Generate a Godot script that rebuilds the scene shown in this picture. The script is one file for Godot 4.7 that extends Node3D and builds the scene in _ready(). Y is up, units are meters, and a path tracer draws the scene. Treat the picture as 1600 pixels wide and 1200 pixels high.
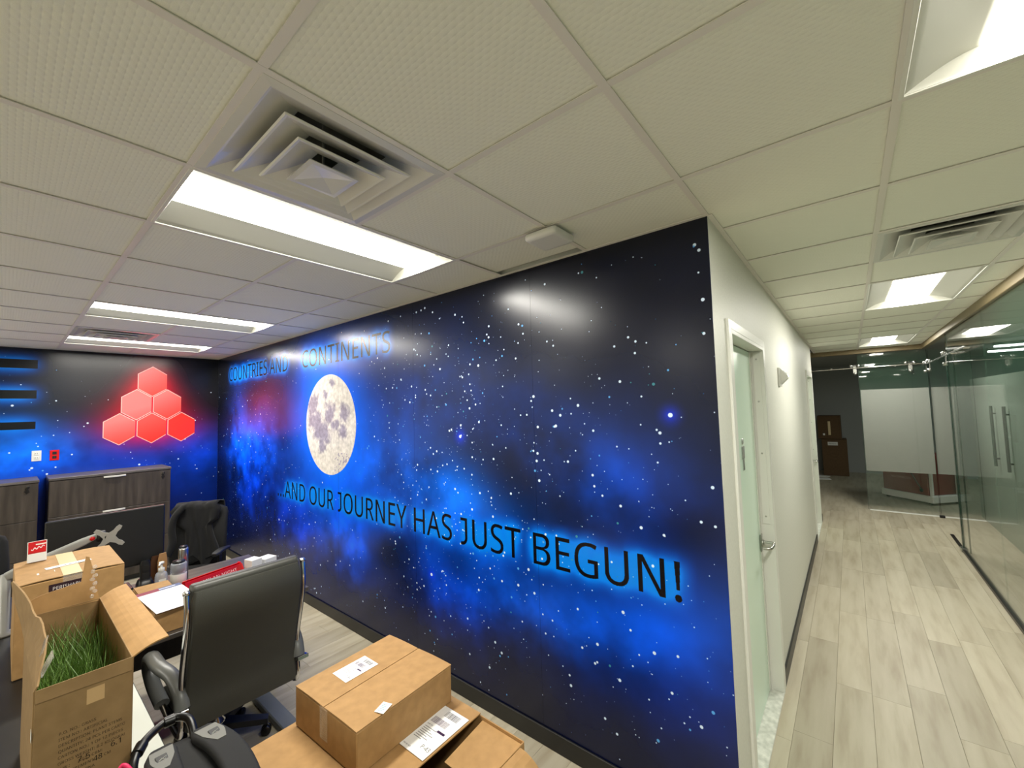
extends Node3D
# An office corner with a printed space mural, seen from a corridor with glass walls.
# World frame: the camera stands at x 0, z 0; the mural wall is the plane z = ZM, the corridor runs along -z.

const CE := 2.7467     # ceiling height
const ZM := -1.987     # face of the mural wall
const XW := -0.4506    # face of the white corridor wall
const XB := -7.205     # face of the left wall
const XG := 0.975      # corridor glass wall
const ZE := -9.4       # glass at the end of the corridor
const G := 0.61        # ceiling grid
const GX := 0.1557
const GZ := -0.3726

var M := {}
var taken := {}
var rng := RandomNumberGenerator.new()
var font := SystemFont.new()
var glyphs := {}

func _ready():
	rng.seed = 7
	font.font_names = PackedStringArray(["Droid Sans"])
	# ---------- camera, surroundings, exposure ----------
	var cam := Camera3D.new(); cam.name = "camera"; add_child(cam)
	cam.fov = rad_to_deg(2.0 * atan(600.0 / 646.078))
	cam.near = 0.03
	cam.transform = view(0.6830, 0.0585, -0.0288, Vector3(0, 1.9032, 0))
	cam.current = true
	var we := WorldEnvironment.new(); we.name = "surroundings"
	var e := Environment.new()
	e.background_mode = Environment.BG_COLOR
	e.background_color = Color(0.02, 0.02, 0.022)
	e.tonemap_mode = Environment.TONE_MAPPER_LINEAR
	e.tonemap_exposure = 2.6
	e.sdfgi_enabled = true; e.ssao_enabled = true; e.ssil_enabled = true
	we.environment = e; add_child(we)
	materials()
	shell()
	ceiling_fittings()
	mural_walls()
	wall_fittings()
	glass_partitions()
	far_room()
	furniture()
	desk_things()
	cartons()

const LAMP_ENERGY := 1.6
const LENS_GLOW := 3.0

func view(yaw: float, pitch: float, roll: float, at: Vector3) -> Transform3D:
	var f := Vector3(-sin(yaw) * cos(pitch), sin(pitch), -cos(yaw) * cos(pitch))
	var r := f.cross(Vector3.UP).normalized()
	var u := r.cross(f)
	var r2 := cos(roll) * r + sin(roll) * u
	var u2 := -sin(roll) * r + cos(roll) * u
	return Transform3D(Basis(r2, u2, -f), at)

# ---------------------------------------------------------------- helpers
func numbered(called: String) -> String:
	if not taken.has(called):
		taken[called] = 0
		return called
	taken[called] += 1
	return "%s_%03d" % [called, taken[called]]

func mb() -> SurfaceTool:
	var st := SurfaceTool.new()
	st.begin(Mesh.PRIMITIVE_TRIANGLES)
	st.set_smooth_group(-1)
	return st

func tag(o: Node, label: String, category := "", group := "", kind := ""):
	if label: o.set_meta("label", label)
	if category: o.set_meta("category", category)
	if group: o.set_meta("group", group)
	if kind: o.set_meta("kind", kind)
	return o

func thing(called: String, label: String, category: String, at := Vector3.ZERO, turn := 0.0, group := "") -> Node3D:
	var o := Node3D.new(); o.name = numbered(called); add_child(o)
	o.position = at; o.rotation.y = turn
	tag(o, label, category, group)
	return o

func obj(called: String, st: SurfaceTool, m: Material, parent: Node = null, at := Vector3.ZERO) -> MeshInstance3D:
	st.generate_normals()
	return put(called, st.commit(), m, parent, at)

func put(called: String, mesh: Mesh, m: Material, parent: Node = null, at := Vector3.ZERO) -> MeshInstance3D:
	var o := MeshInstance3D.new()
	o.mesh = mesh; o.material_override = m; o.position = at
	if parent == null or parent == self:
		o.name = numbered(called); add_child(o, true)
	else:
		o.name = called; parent.add_child(o, true)
	return o

func struct(called: String, st: SurfaceTool, m: Material, parent: Node = null, at := Vector3.ZERO) -> MeshInstance3D:
	var o := obj(called, st, m, parent, at)
	if parent == null: o.set_meta("kind", "structure")
	return o

func tri(st: SurfaceTool, a: Vector3, b: Vector3, c: Vector3, out: Vector3):
	if (b - a).cross(c - a).dot(out) > 0.0:
		st.add_vertex(a); st.add_vertex(c); st.add_vertex(b)
	else:
		st.add_vertex(a); st.add_vertex(b); st.add_vertex(c)

func quad(st: SurfaceTool, a: Vector3, b: Vector3, c: Vector3, d: Vector3, out: Vector3):
	tri(st, a, b, c, out); tri(st, a, c, d, out)

func box(st: SurfaceTool, c: Vector3, s: Vector3, ch := 0.0, b := Basis()):
	var h := s * 0.5
	st.set_smooth_group(-1)
	for a in 3:
		var u := (a + 1) % 3
		var v := (a + 2) % 3
		for sg in [-1.0, 1.0]:
			var p := []
			for k in [[-1, -1], [1, -1], [1, 1], [-1, 1]]:
				var q := Vector3.ZERO
				q[a] = sg * h[a]; q[u] = k[0] * (h[u] - ch); q[v] = k[1] * (h[v] - ch)
				p.append(c + b * q)
			var n := Vector3.ZERO; n[a] = sg
			quad(st, p[0], p[1], p[2], p[3], b * n)
	if ch <= 0.0: return
	for a in 3:
		var u := (a + 1) % 3
		var v := (a + 2) % 3
		for su in [-1.0, 1.0]:
			for sv in [-1.0, 1.0]:
				var p := []
				for k in [[-1, 0], [1, 0], [1, 1], [-1, 1]]:
					var q := Vector3.ZERO
					q[a] = k[0] * (h[a] - ch)
					q[u] = su * (h[u] if k[1] == 0 else h[u] - ch)
					q[v] = sv * (h[v] - ch if k[1] == 0 else h[v])
					p.append(c + b * q)
				var n := Vector3.ZERO; n[u] = su; n[v] = sv
				quad(st, p[0], p[1], p[2], p[3], b * n)
	for sx in [-1.0, 1.0]:
		for sy in [-1.0, 1.0]:
			for sz in [-1.0, 1.0]:
				var s3 := Vector3(sx, sy, sz)
				var e := h - Vector3.ONE * ch
				tri(st, c + b * (s3 * Vector3(h.x, e.y, e.z)), c + b * (s3 * Vector3(e.x, h.y, e.z)), c + b * (s3 * Vector3(e.x, e.y, h.z)), b * s3)

func boxed(a: Vector3, b: Vector3, ch := 0.0) -> SurfaceTool:
	var st := mb()
	box(st, (a + b) * 0.5, (b - a).abs(), ch)
	return st

# rings of equal length joined to a skin; oriented by majority so that it faces outward
func loft(st: SurfaceTool, rings: Array, caps := true, closed := true, smooth := true, ends_closed := false):
	var n: int = rings[0].size()
	var quads := []
	var vote := 0.0
	var m := rings.size()
	var last := m if ends_closed else m - 1
	for i in last:
		var r0: Array = rings[i]
		var r1: Array = rings[(i + 1) % m]
		var mid := Vector3.ZERO
		for p in r0: mid += p
		for p in r1: mid += p
		mid /= 2.0 * n
		for k in (n if closed else n - 1):
			var a: Vector3 = r0[k]
			var b: Vector3 = r0[(k + 1) % n]
			var c: Vector3 = r1[(k + 1) % n]
			var d: Vector3 = r1[k]
			quads.append([a, b, c, d])
			vote += (c - a).cross(d - b).dot((a + b + c + d) * 0.25 - mid)
	st.set_smooth_group(0 if smooth else -1)
	for q in quads:
		if vote > 0.0:
			st.add_vertex(q[0]); st.add_vertex(q[2]); st.add_vertex(q[1]); st.add_vertex(q[0]); st.add_vertex(q[3]); st.add_vertex(q[2])
		else:
			st.add_vertex(q[0]); st.add_vertex(q[1]); st.add_vertex(q[2]); st.add_vertex(q[0]); st.add_vertex(q[2]); st.add_vertex(q[3])
	st.set_smooth_group(-1)
	if caps and closed and not ends_closed:
		for e in [[0, 1], [m - 1, m - 2]]:
			var r: Array = rings[e[0]]
			var c := Vector3.ZERO
			var c2 := Vector3.ZERO
			for p in r: c += p / n
			for p in rings[e[1]]: c2 += p / n
			for k in n:
				tri(st, c, r[k], r[(k + 1) % n], c - c2)

func tube(st: SurfaceTool, pts: Array, r, n := 8, flat := 1.0, caps := true):
	var rings := []
	var up := Vector3.ZERO
	for i in pts.size():
		var t: Vector3
		if i == 0: t = pts[1] - pts[0]
		elif i == pts.size() - 1: t = pts[i] - pts[i - 1]
		else: t = (pts[i + 1] - pts[i]).normalized() + (pts[i] - pts[i - 1]).normalized()
		t = t.normalized()
		if up == Vector3.ZERO:
			up = Vector3.UP if absf(t.y) < 0.9 else Vector3.RIGHT
		up = (up - t * up.dot(t)).normalized()
		var side := t.cross(up)
		var rr: float = r[i] if r is Array else r
		var ring := []
		for k in n:
			var a := TAU * k / n
			ring.append(pts[i] + (up * cos(a) * flat + side * sin(a)) * rr)
		rings.append(ring)
	loft(st, rings, caps)

func smooth_path(pts: Array, per := 6) -> Array:
	var c := Curve3D.new()
	for i in pts.size():
		var t := Vector3.ZERO
		if i > 0 and i < pts.size() - 1: t = (pts[i + 1] - pts[i - 1]) / 6.0
		c.add_point(pts[i], -t, t)
	var out := []
	for i in pts.size() - 1:
		for k in per: out.append(c.sample(i, float(k) / per))
	out.append(pts[-1])
	return out

func lathe(st: SurfaceTool, prof: Array, n := 20, at := Vector3.ZERO, b := Basis()):
	var rings := []
	for p in prof:
		var ring := []
		for k in n:
			var a := TAU * k / n
			ring.append(at + b * Vector3(p[0] * cos(a), p[1], p[0] * sin(a)))
		rings.append(ring)
	loft(st, rings)

# polygon in the xy plane of xf, thickness from z0 to z1
func prism(st: SurfaceTool, poly: PackedVector2Array, z0: float, z1: float, xf := Transform3D()):
	st.set_smooth_group(-1)
	var idx := Geometry2D.triangulate_polygon(poly)
	for i in range(0, idx.size(), 3):
		for z in [z0, z1]:
			var p := []
			for k in 3: p.append(xf * Vector3(poly[idx[i + k]].x, poly[idx[i + k]].y, z))
			tri(st, p[0], p[1], p[2], xf.basis.z * (1.0 if z == maxf(z0, z1) else -1.0))
	var area := 0.0
	for i in poly.size():
		var a := poly[i]
		var b := poly[(i + 1) % poly.size()]
		area += a.cross(b)
	for i in poly.size():
		var a := poly[i]
		var b := poly[(i + 1) % poly.size()]
		var nn := Vector2(b.y - a.y, a.x - b.x) * signf(area)
		quad(st, xf * Vector3(a.x, a.y, z0), xf * Vector3(b.x, b.y, z0), xf * Vector3(b.x, b.y, z1), xf * Vector3(a.x, a.y, z1), xf.basis * Vector3(nn.x, nn.y, 0))

# a thin printed sheet: width x, height y, facing +z of xf; the print fills its face
func printed(called: String, w: float, h: float, t: float, m: Material, parent: Node, xf: Transform3D) -> MeshInstance3D:
	var st := mb()
	var c := [Vector3(-w / 2, -h / 2, 0), Vector3(w / 2, -h / 2, 0), Vector3(w / 2, h / 2, 0), Vector3(-w / 2, h / 2, 0)]
	var uv := [Vector2(0, 1), Vector2(1, 1), Vector2(1, 0), Vector2(0, 0)]
	for k in [0, 2, 1, 0, 3, 2]:
		st.set_uv(uv[k]); st.add_vertex(c[k])
	for k in [0, 1, 2, 0, 2, 3]:
		st.set_uv(uv[k] * 0.02 + Vector2(0.01, 0.01)); st.add_vertex(c[k] - Vector3(0, 0, t))
	for k in 4:
		var a: Vector3 = c[k]
		var b: Vector3 = c[(k + 1) % 4]
		var d := Vector3(0, 0, -t)
		st.set_uv(Vector2(0.01, 0.01))
		quad(st, a, b, b + d, a + d, (a + b) * 0.5)
	var o := obj(called, st, m, parent)
	o.transform = xf
	return o

# up-lying placement: +z of the sheet points up, its y towards dir
func lying(at: Vector3, dir: Vector3) -> Transform3D:
	var y := dir.normalized()
	return Transform3D(Basis(y.cross(Vector3.UP), y, Vector3.UP), at)

func facing(at: Vector3, normal: Vector3, up := Vector3.UP) -> Transform3D:
	var z := normal.normalized()
	var x := up.cross(z).normalized()
	return Transform3D(Basis(x, z.cross(x), z), at)

# ---------------------------------------------------------------- prints
func canvas(w: int, h: int, c: Color) -> Image:
	var im := Image.create(w, h, false, Image.FORMAT_RGB8)
	im.fill(c)
	return im

func print_mat(im: Image, rough := 0.6) -> StandardMaterial3D:
	var m := StandardMaterial3D.new()
	m.albedo_texture = ImageTexture.create_from_image(im)
	m.roughness = rough
	return m

func fill_tri(im: Image, a: Vector2, b: Vector2, c: Vector2, col: Color):
	var y0 := int(ceil(minf(a.y, minf(b.y, c.y)) - 0.5))
	var y1 := int(floor(maxf(a.y, maxf(b.y, c.y)) - 0.5))
	for y in range(maxi(y0, 0), mini(y1, im.get_height() - 1) + 1):
		var yy := y + 0.5
		var lo := 1e9
		var hi := -1e9
		for s in [[a, b], [b, c], [c, a]]:
			var p: Vector2 = s[0]
			var q: Vector2 = s[1]
			if (p.y <= yy) == (q.y <= yy): continue
			var x := p.x + (q.x - p.x) * (yy - p.y) / (q.y - p.y)
			lo = minf(lo, x); hi = maxf(hi, x)
		if hi < lo: continue
		var xa := int(round(lo))
		var xb := int(round(hi))
		if xb > xa: im.fill_rect(Rect2i(xa, y, xb - xa, 1), col)

# triangles of one letter in units of its capital height, and its advance
func glyph(ch: String) -> Array:
	if glyphs.has(ch): return glyphs[ch]
	var t := PackedVector2Array()
	var adv: float = font.get_string_size(ch, HORIZONTAL_ALIGNMENT_LEFT, -1, 100).x / 71.4
	if ch == "J":   # with the bar at its top and its hook on the line, as printed on the wall
		var quads := [[Vector2(0.06, 1.0), Vector2(0.42, 1.0), Vector2(0.42, 0.895), Vector2(0.06, 0.895)], [Vector2(0.30, 0.95), Vector2(0.42, 0.95), Vector2(0.42, 0.26), Vector2(0.30, 0.26)]]
		for k in 8:
			var a0 := -PI * 0.62 * k / 8.0
			var a1 := -PI * 0.62 * (k + 1) / 8.0
			var c := Vector2(0.15, 0.26)
			quads.append([c + Vector2(cos(a0), sin(a0)) * 0.27, c + Vector2(cos(a1), sin(a1)) * 0.27, c + Vector2(cos(a1), sin(a1)) * 0.15, c + Vector2(cos(a0), sin(a0)) * 0.15])
		for q in quads:
			t.append_array(PackedVector2Array([q[0], q[1], q[2], q[0], q[2], q[3]]))
		adv = 0.56
	elif ch != " ":
		var tm := TextMesh.new()
		tm.font = font; tm.text = ch; tm.font_size = 100; tm.pixel_size = 0.01; tm.depth = 0.0
		tm.horizontal_alignment = HORIZONTAL_ALIGNMENT_LEFT
		tm.vertical_alignment = VERTICAL_ALIGNMENT_BOTTOM
		var arr := tm.get_mesh_arrays()
		var v: PackedVector3Array = arr[Mesh.ARRAY_VERTEX]
		var base := -9e9
		var idx = arr[Mesh.ARRAY_INDEX]
		var drop: float = font.get_descent(100) / 100.0
		if idx == null or idx.size() == 0: idx = PackedInt32Array(range(v.size()))
		for k in idx: t.append(Vector2(v[k].x, v[k].y - drop) / 0.714)
	glyphs[ch] = [t, adv]
	return glyphs[ch]

func ink_width(s: String) -> float:
	var w := 0.0
	for ch in s: w += glyph(ch)[1]
	return w

# writes s with capital height h (pixels), baseline y, from x; wide squeezes or stretches it to a width
func ink(im: Image, s: String, x: float, y: float, h: float, col: Color, wide := 0.0, turn := 0.0):
	var k := 1.0
	if wide > 0.0: k = wide / (ink_width(s) * h)
	var at := 0.0
	for ch in s:
		var g := glyph(ch)
		var t: PackedVector2Array = g[0]
		for i in range(0, t.size(), 3):
			var p := []
			for j in 3:
				var v := Vector2((t[i + j].x + at) * h * k, -t[i + j].y * h).rotated(turn)
				p.append(v + Vector2(x, y))
			fill_tri(im, p[0], p[1], p[2], col)
		at += g[1]

func bars(im: Image, x: int, y: int, w: int, h: int, col := Color(0.12, 0.12, 0.13), across := false):
	var r := RandomNumberGenerator.new(); r.seed = x * 31 + y
	var p := 0
	while p < (h if across else w):
		var b := r.randi_range(1, 4)
		if across: im.fill_rect(Rect2i(x, y + p, w, b), col)
		else: im.fill_rect(Rect2i(x + p, y, b, h), col)
		p += b + r.randi_range(1, 4)

# ---------------------------------------------------------------- materials
func mat(called: String, c: Color, rough := 0.6, metal := 0.0) -> StandardMaterial3D:
	var m := StandardMaterial3D.new()
	m.resource_name = called
	m.albedo_color = c; m.roughness = rough; m.metallic = metal
	M[called] = m
	return m

func noise_tex(freq: float, lo: Color, hi: Color, sd := 1, octaves := 4, size := 256, mid = null) -> NoiseTexture2D:
	var n := FastNoiseLite.new()
	n.noise_type = FastNoiseLite.TYPE_SIMPLEX_SMOOTH
	n.frequency = freq; n.fractal_octaves = octaves; n.seed = sd
	var t := NoiseTexture2D.new()
	t.width = size; t.height = size; t.seamless = true; t.noise = n
	var g := Gradient.new()
	g.set_color(0, lo); g.set_color(1, hi)
	if mid != null: g.add_point(0.5, mid)
	t.color_ramp = g
	return t

func over(m: StandardMaterial3D, t: Texture2D, scale: Vector3, world := true):
	m.albedo_texture = t
	m.uv1_triplanar = true; m.uv1_world_triplanar = world
	m.uv1_scale = scale
	m.uv1_triplanar_sharpness = 8.0
	return m

func relief(m: StandardMaterial3D, t: Texture2D, cm: float):
	m.heightmap_enabled = true; m.heightmap_texture = t; m.heightmap_scale = cm
	return m

func materials():
	# grey beige oak planks, a few boards of differing tone
	var grain := noise_tex(0.010, Color(0.84, 0.815, 0.775), Color(1, 1, 1), 3, 6, 512, Color(0.95, 0.945, 0.93))
	for k in 6:
		var tone: float = [0.0, 0.03, -0.035, 0.015, -0.015, 0.045][k]
		var m := mat("oak%d" % k, Color(0.72 + tone, 0.69 + tone, 0.615 + tone * 0.95), 0.42)
		over(m, grain, Vector3(1.7, 0.5, 0.22))
		m.uv1_offset = Vector3(0.37 * k, 0, 0.53 * k)
	mat("underfloor", Color(0.25, 0.22, 0.18), 0.8)
	var paint := mat("white_paint", Color(0.86, 0.86, 0.82), 0.5)
	relief(over(paint, noise_tex(0.1, Color(0.96, 0.96, 0.96), Color(1, 1, 1), 5), Vector3.ONE * 2.0), noise_tex(0.1, Color.BLACK, Color.WHITE, 6), 0.05)
	mat("dark_paint", Color(0.62, 0.63, 0.62), 0.7)
	mat("black_base", Color(0.075, 0.075, 0.07), 0.4)
	# ceiling: mineral board with a woven face
	var w := Image.create(64, 64, false, Image.FORMAT_RGB8)
	for y in 64:
		for x in 64:
			var a := 0.5 + 0.5 * sin(TAU * (x / 16.0 + 0.5 * floorf(y / 8.0)))
			var b := absf(sin(PI * y / 8.0))
			var v := 0.25 + 0.7 * sqrt(a * b)
			w.set_pixel(x, y, Color(v, v, v))
	var tile := mat("mineral_board", Color(0.957, 0.957, 0.905), 0.85)
	over(tile, noise_tex(0.2, Color(0.95, 0.95, 0.95), Color(1, 1, 1), 8), Vector3.ONE * 9.0)
	tile.heightmap_enabled = true; tile.heightmap_texture = ImageTexture.create_from_image(w); tile.heightmap_scale = 0.12
	mat("grid_metal", Color(0.90, 0.88, 0.85), 0.5)
	mat("void", Color(0.05, 0.05, 0.05), 0.9)
	mat("duct_lining", Color(0.46, 0.46, 0.43), 0.4)
	mat("fitting_white", Color(0.90, 0.90, 0.87), 0.35)
	var lens := mat("lens_glow", Color(0.9, 0.9, 0.88), 0.5)
	lens.emission_enabled = true; lens.emission = Color(1.0, 0.985, 0.93); lens.emission_energy_multiplier = LENS_GLOW
	mat("vent_white", Color(0.86, 0.855, 0.83), 0.18)
	mat("chrome", Color(0.86, 0.86, 0.87), 0.12, 1.0)
	mat("steel", Color(0.72, 0.72, 0.70), 0.28, 1.0)
	mat("grey_alloy", Color(0.60, 0.60, 0.58), 0.4, 0.15)
	mat("bronze_trim", Color(0.52, 0.46, 0.34), 0.4, 0.3)
	mat("dark_channel", Color(0.16, 0.15, 0.14), 0.35, 0.5)
	var g := mat("clear_glass", Color(0.35, 0.55, 0.45, 0.045), 0.01)
	g.transparency = BaseMaterial3D.TRANSPARENCY_ALPHA
	g.metallic_specular = 0.32
	mat("glass_edge", Color(0.05, 0.16, 0.12), 0.1)
	var gl := mat("frosted_film", Color(0.56, 0.56, 0.54), 0.55)
	mat("frosted_green", Color(0.50, 0.55, 0.51), 0.35)
	mat("door_glass", Color(0.87, 0.955, 0.885), 0.3)
	var marble := mat("marble", Color(0.93, 0.93, 0.90), 0.25)
	over(marble, noise_tex(0.02, Color(0.78, 0.79, 0.78), Color(1, 1, 1), 11, 5), Vector3.ONE * 3.0)
	# cabinets: grey brown laminate, grain upright
	var lam := noise_tex(0.012, Color(0.62, 0.60, 0.58), Color(1, 1, 1), 14, 5, 512)
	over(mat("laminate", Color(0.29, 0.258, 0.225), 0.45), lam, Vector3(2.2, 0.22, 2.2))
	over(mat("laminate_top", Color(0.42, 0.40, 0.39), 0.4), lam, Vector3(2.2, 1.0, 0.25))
	over(mat("desk_top", Color(0.36, 0.335, 0.31), 0.38), lam, Vector3(2.0, 1.0, 0.22))
	over(mat("charcoal_top", Color(0.12, 0.12, 0.12), 0.4), lam, Vector3(0.4, 1.0, 2.0))
	# cardboard
	var cb := noise_tex(0.03, Color(0.90, 0.89, 0.87), Color(1, 1, 1), 21, 4)
	over(mat("cardboard", Color(0.70, 0.545, 0.345), 0.75), cb, Vector3.ONE * 2.0, false)
	over(mat("cardboard_dull", Color(0.61, 0.49, 0.325), 0.75), cb, Vector3.ONE * 2.0, false)
	over(mat("cardboard_old", Color(0.37, 0.28, 0.17), 0.8), cb, Vector3.ONE * 2.0, false)
	over(mat("cardboard_raw", Color(0.60, 0.45, 0.28), 0.85), cb, Vector3(3, 3, 3), false)
	mat("packing_tape", Color(0.80, 0.66, 0.47), 0.22)
	mat("pale_tape", Color(0.86, 0.78, 0.60), 0.3)
	var ct := mat("clear_tape", Color(0.92, 0.90, 0.86, 0.16), 0.08)
	ct.transparency = BaseMaterial3D.TRANSPARENCY_ALPHA
	# chairs and bags
	var hide := noise_tex(0.15, Color.BLACK, Color.WHITE, 31, 3)
	var le := mat("grey_leather", Color(0.23, 0.23, 0.205), 0.42)
	le.uv1_triplanar = true; le.uv1_scale = Vector3.ONE * 6.0; relief(le, hide, 0.05)
	mat("arm_pad", Color(0.37, 0.375, 0.36), 0.33)
	mat("cove_white", Color(0.74, 0.74, 0.70), 0.45)
	var bm := mat("black_mesh_cloth", Color(0.045, 0.047, 0.045), 0.85)
	bm.uv1_triplanar = true; bm.uv1_scale = Vector3.ONE * 20.0; relief(bm, noise_tex(0.2, Color.BLACK, Color.WHITE, 33, 2), 0.1)
	var jk := mat("black_cloth", Color(0.022, 0.022, 0.024), 0.95)
	jk.rim_enabled = true; jk.rim = 0.3
	var bp := mat("pack_cloth", Color(0.035, 0.037, 0.038), 0.75)
	bp.uv1_triplanar = true; bp.uv1_scale = Vector3.ONE * 14.0; relief(bp, noise_tex(0.25, Color.BLACK, Color.WHITE, 35, 2), 0.08)
	mat("pack_rubber", Color(0.03, 0.03, 0.032), 0.35)
	mat("grey_web", Color(0.44, 0.44, 0.42), 0.7)
	mat("dark_web", Color(0.20, 0.20, 0.20), 0.6)
	mat("pink_web", Color(0.85, 0.12, 0.35), 0.5)
	mat("black_plastic", Color(0.03, 0.03, 0.032), 0.35)
	mat("dark_plastic", Color(0.085, 0.085, 0.085), 0.5)
	mat("black_screen", Color(0.085, 0.088, 0.085), 0.45)
	mat("grey_plastic", Color(0.38, 0.38, 0.38), 0.45)
	mat("white_plastic", Color(0.88, 0.88, 0.86), 0.35)
	mat("red_plastic", Color(0.80, 0.055, 0.06), 0.3)
	mat("red_paint", Color(0.50, 0.12, 0.11), 0.45)
	mat("blue_plastic", Color(0.02, 0.22, 0.62), 0.25)
	mat("paper", Color(0.92, 0.92, 0.90), 0.7)
	mat("foam_board", Color(0.76, 0.77, 0.73), 0.7)
	mat("pull_silver", Color(0.80, 0.79, 0.76), 0.3, 0.2)
	mat("edge_seal", Color(0.07, 0.20, 0.16), 0.2)
	mat("kraft", Color(0.68, 0.52, 0.34), 0.75)
	mat("dark_wood", Color(0.33, 0.20, 0.09), 0.5)
	mat("slate", Color(0.47, 0.49, 0.50), 0.5, 0.0)
	var cl := mat("clear_plastic", Color(0.85, 0.88, 0.92, 0.35), 0.05)
	cl.transparency = BaseMaterial3D.TRANSPARENCY_ALPHA
	var gr := mat("grass_blades", Color(1, 1, 1), 0.45)
	gr.vertex_color_use_as_albedo = true
	gr.backlight_enabled = true; gr.backlight = Color(0.3, 0.4, 0.1)
	var led := mat("led_glow", Color(0.9, 0.9, 0.9), 0.5)
	led.emission_enabled = true; led.emission = Color(0.92, 1.0, 0.96); led.emission_energy_multiplier = 2.5

# ---------------------------------------------------------------- the room itself
const LIGHT_CELLS := [[-4, -2], [-8, -2], [-11, -2], [0, -2], [0, -8], [0, -14]]
const VENT_CELLS := [[-3, -1], [-10, -1], [0, -5]]

func planks(parent: Node, x0: float, x1: float, z0: float, z1: float):
	var w := 0.182
	var c := int(floor(x0 / w))
	while c * w < x1:
		var a := maxf(c * w, x0)
		var b := minf((c + 1) * w, x1)
		var z := z0 - rng.randf() * 1.1
		while z < z1:
			var p := maxf(z, z0)
			var q := minf(z + 1.22, z1)
			if q - p > 0.02 and b - a > 0.01:
				obj("plank", boxed(Vector3(a + 0.0004, -0.009, p + 0.0004), Vector3(b - 0.0004, 0, q - 0.0004), 0.0009), M["oak%d" % rng.randi_range(0, 5)], parent)
			z += 1.22
		c += 1

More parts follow.
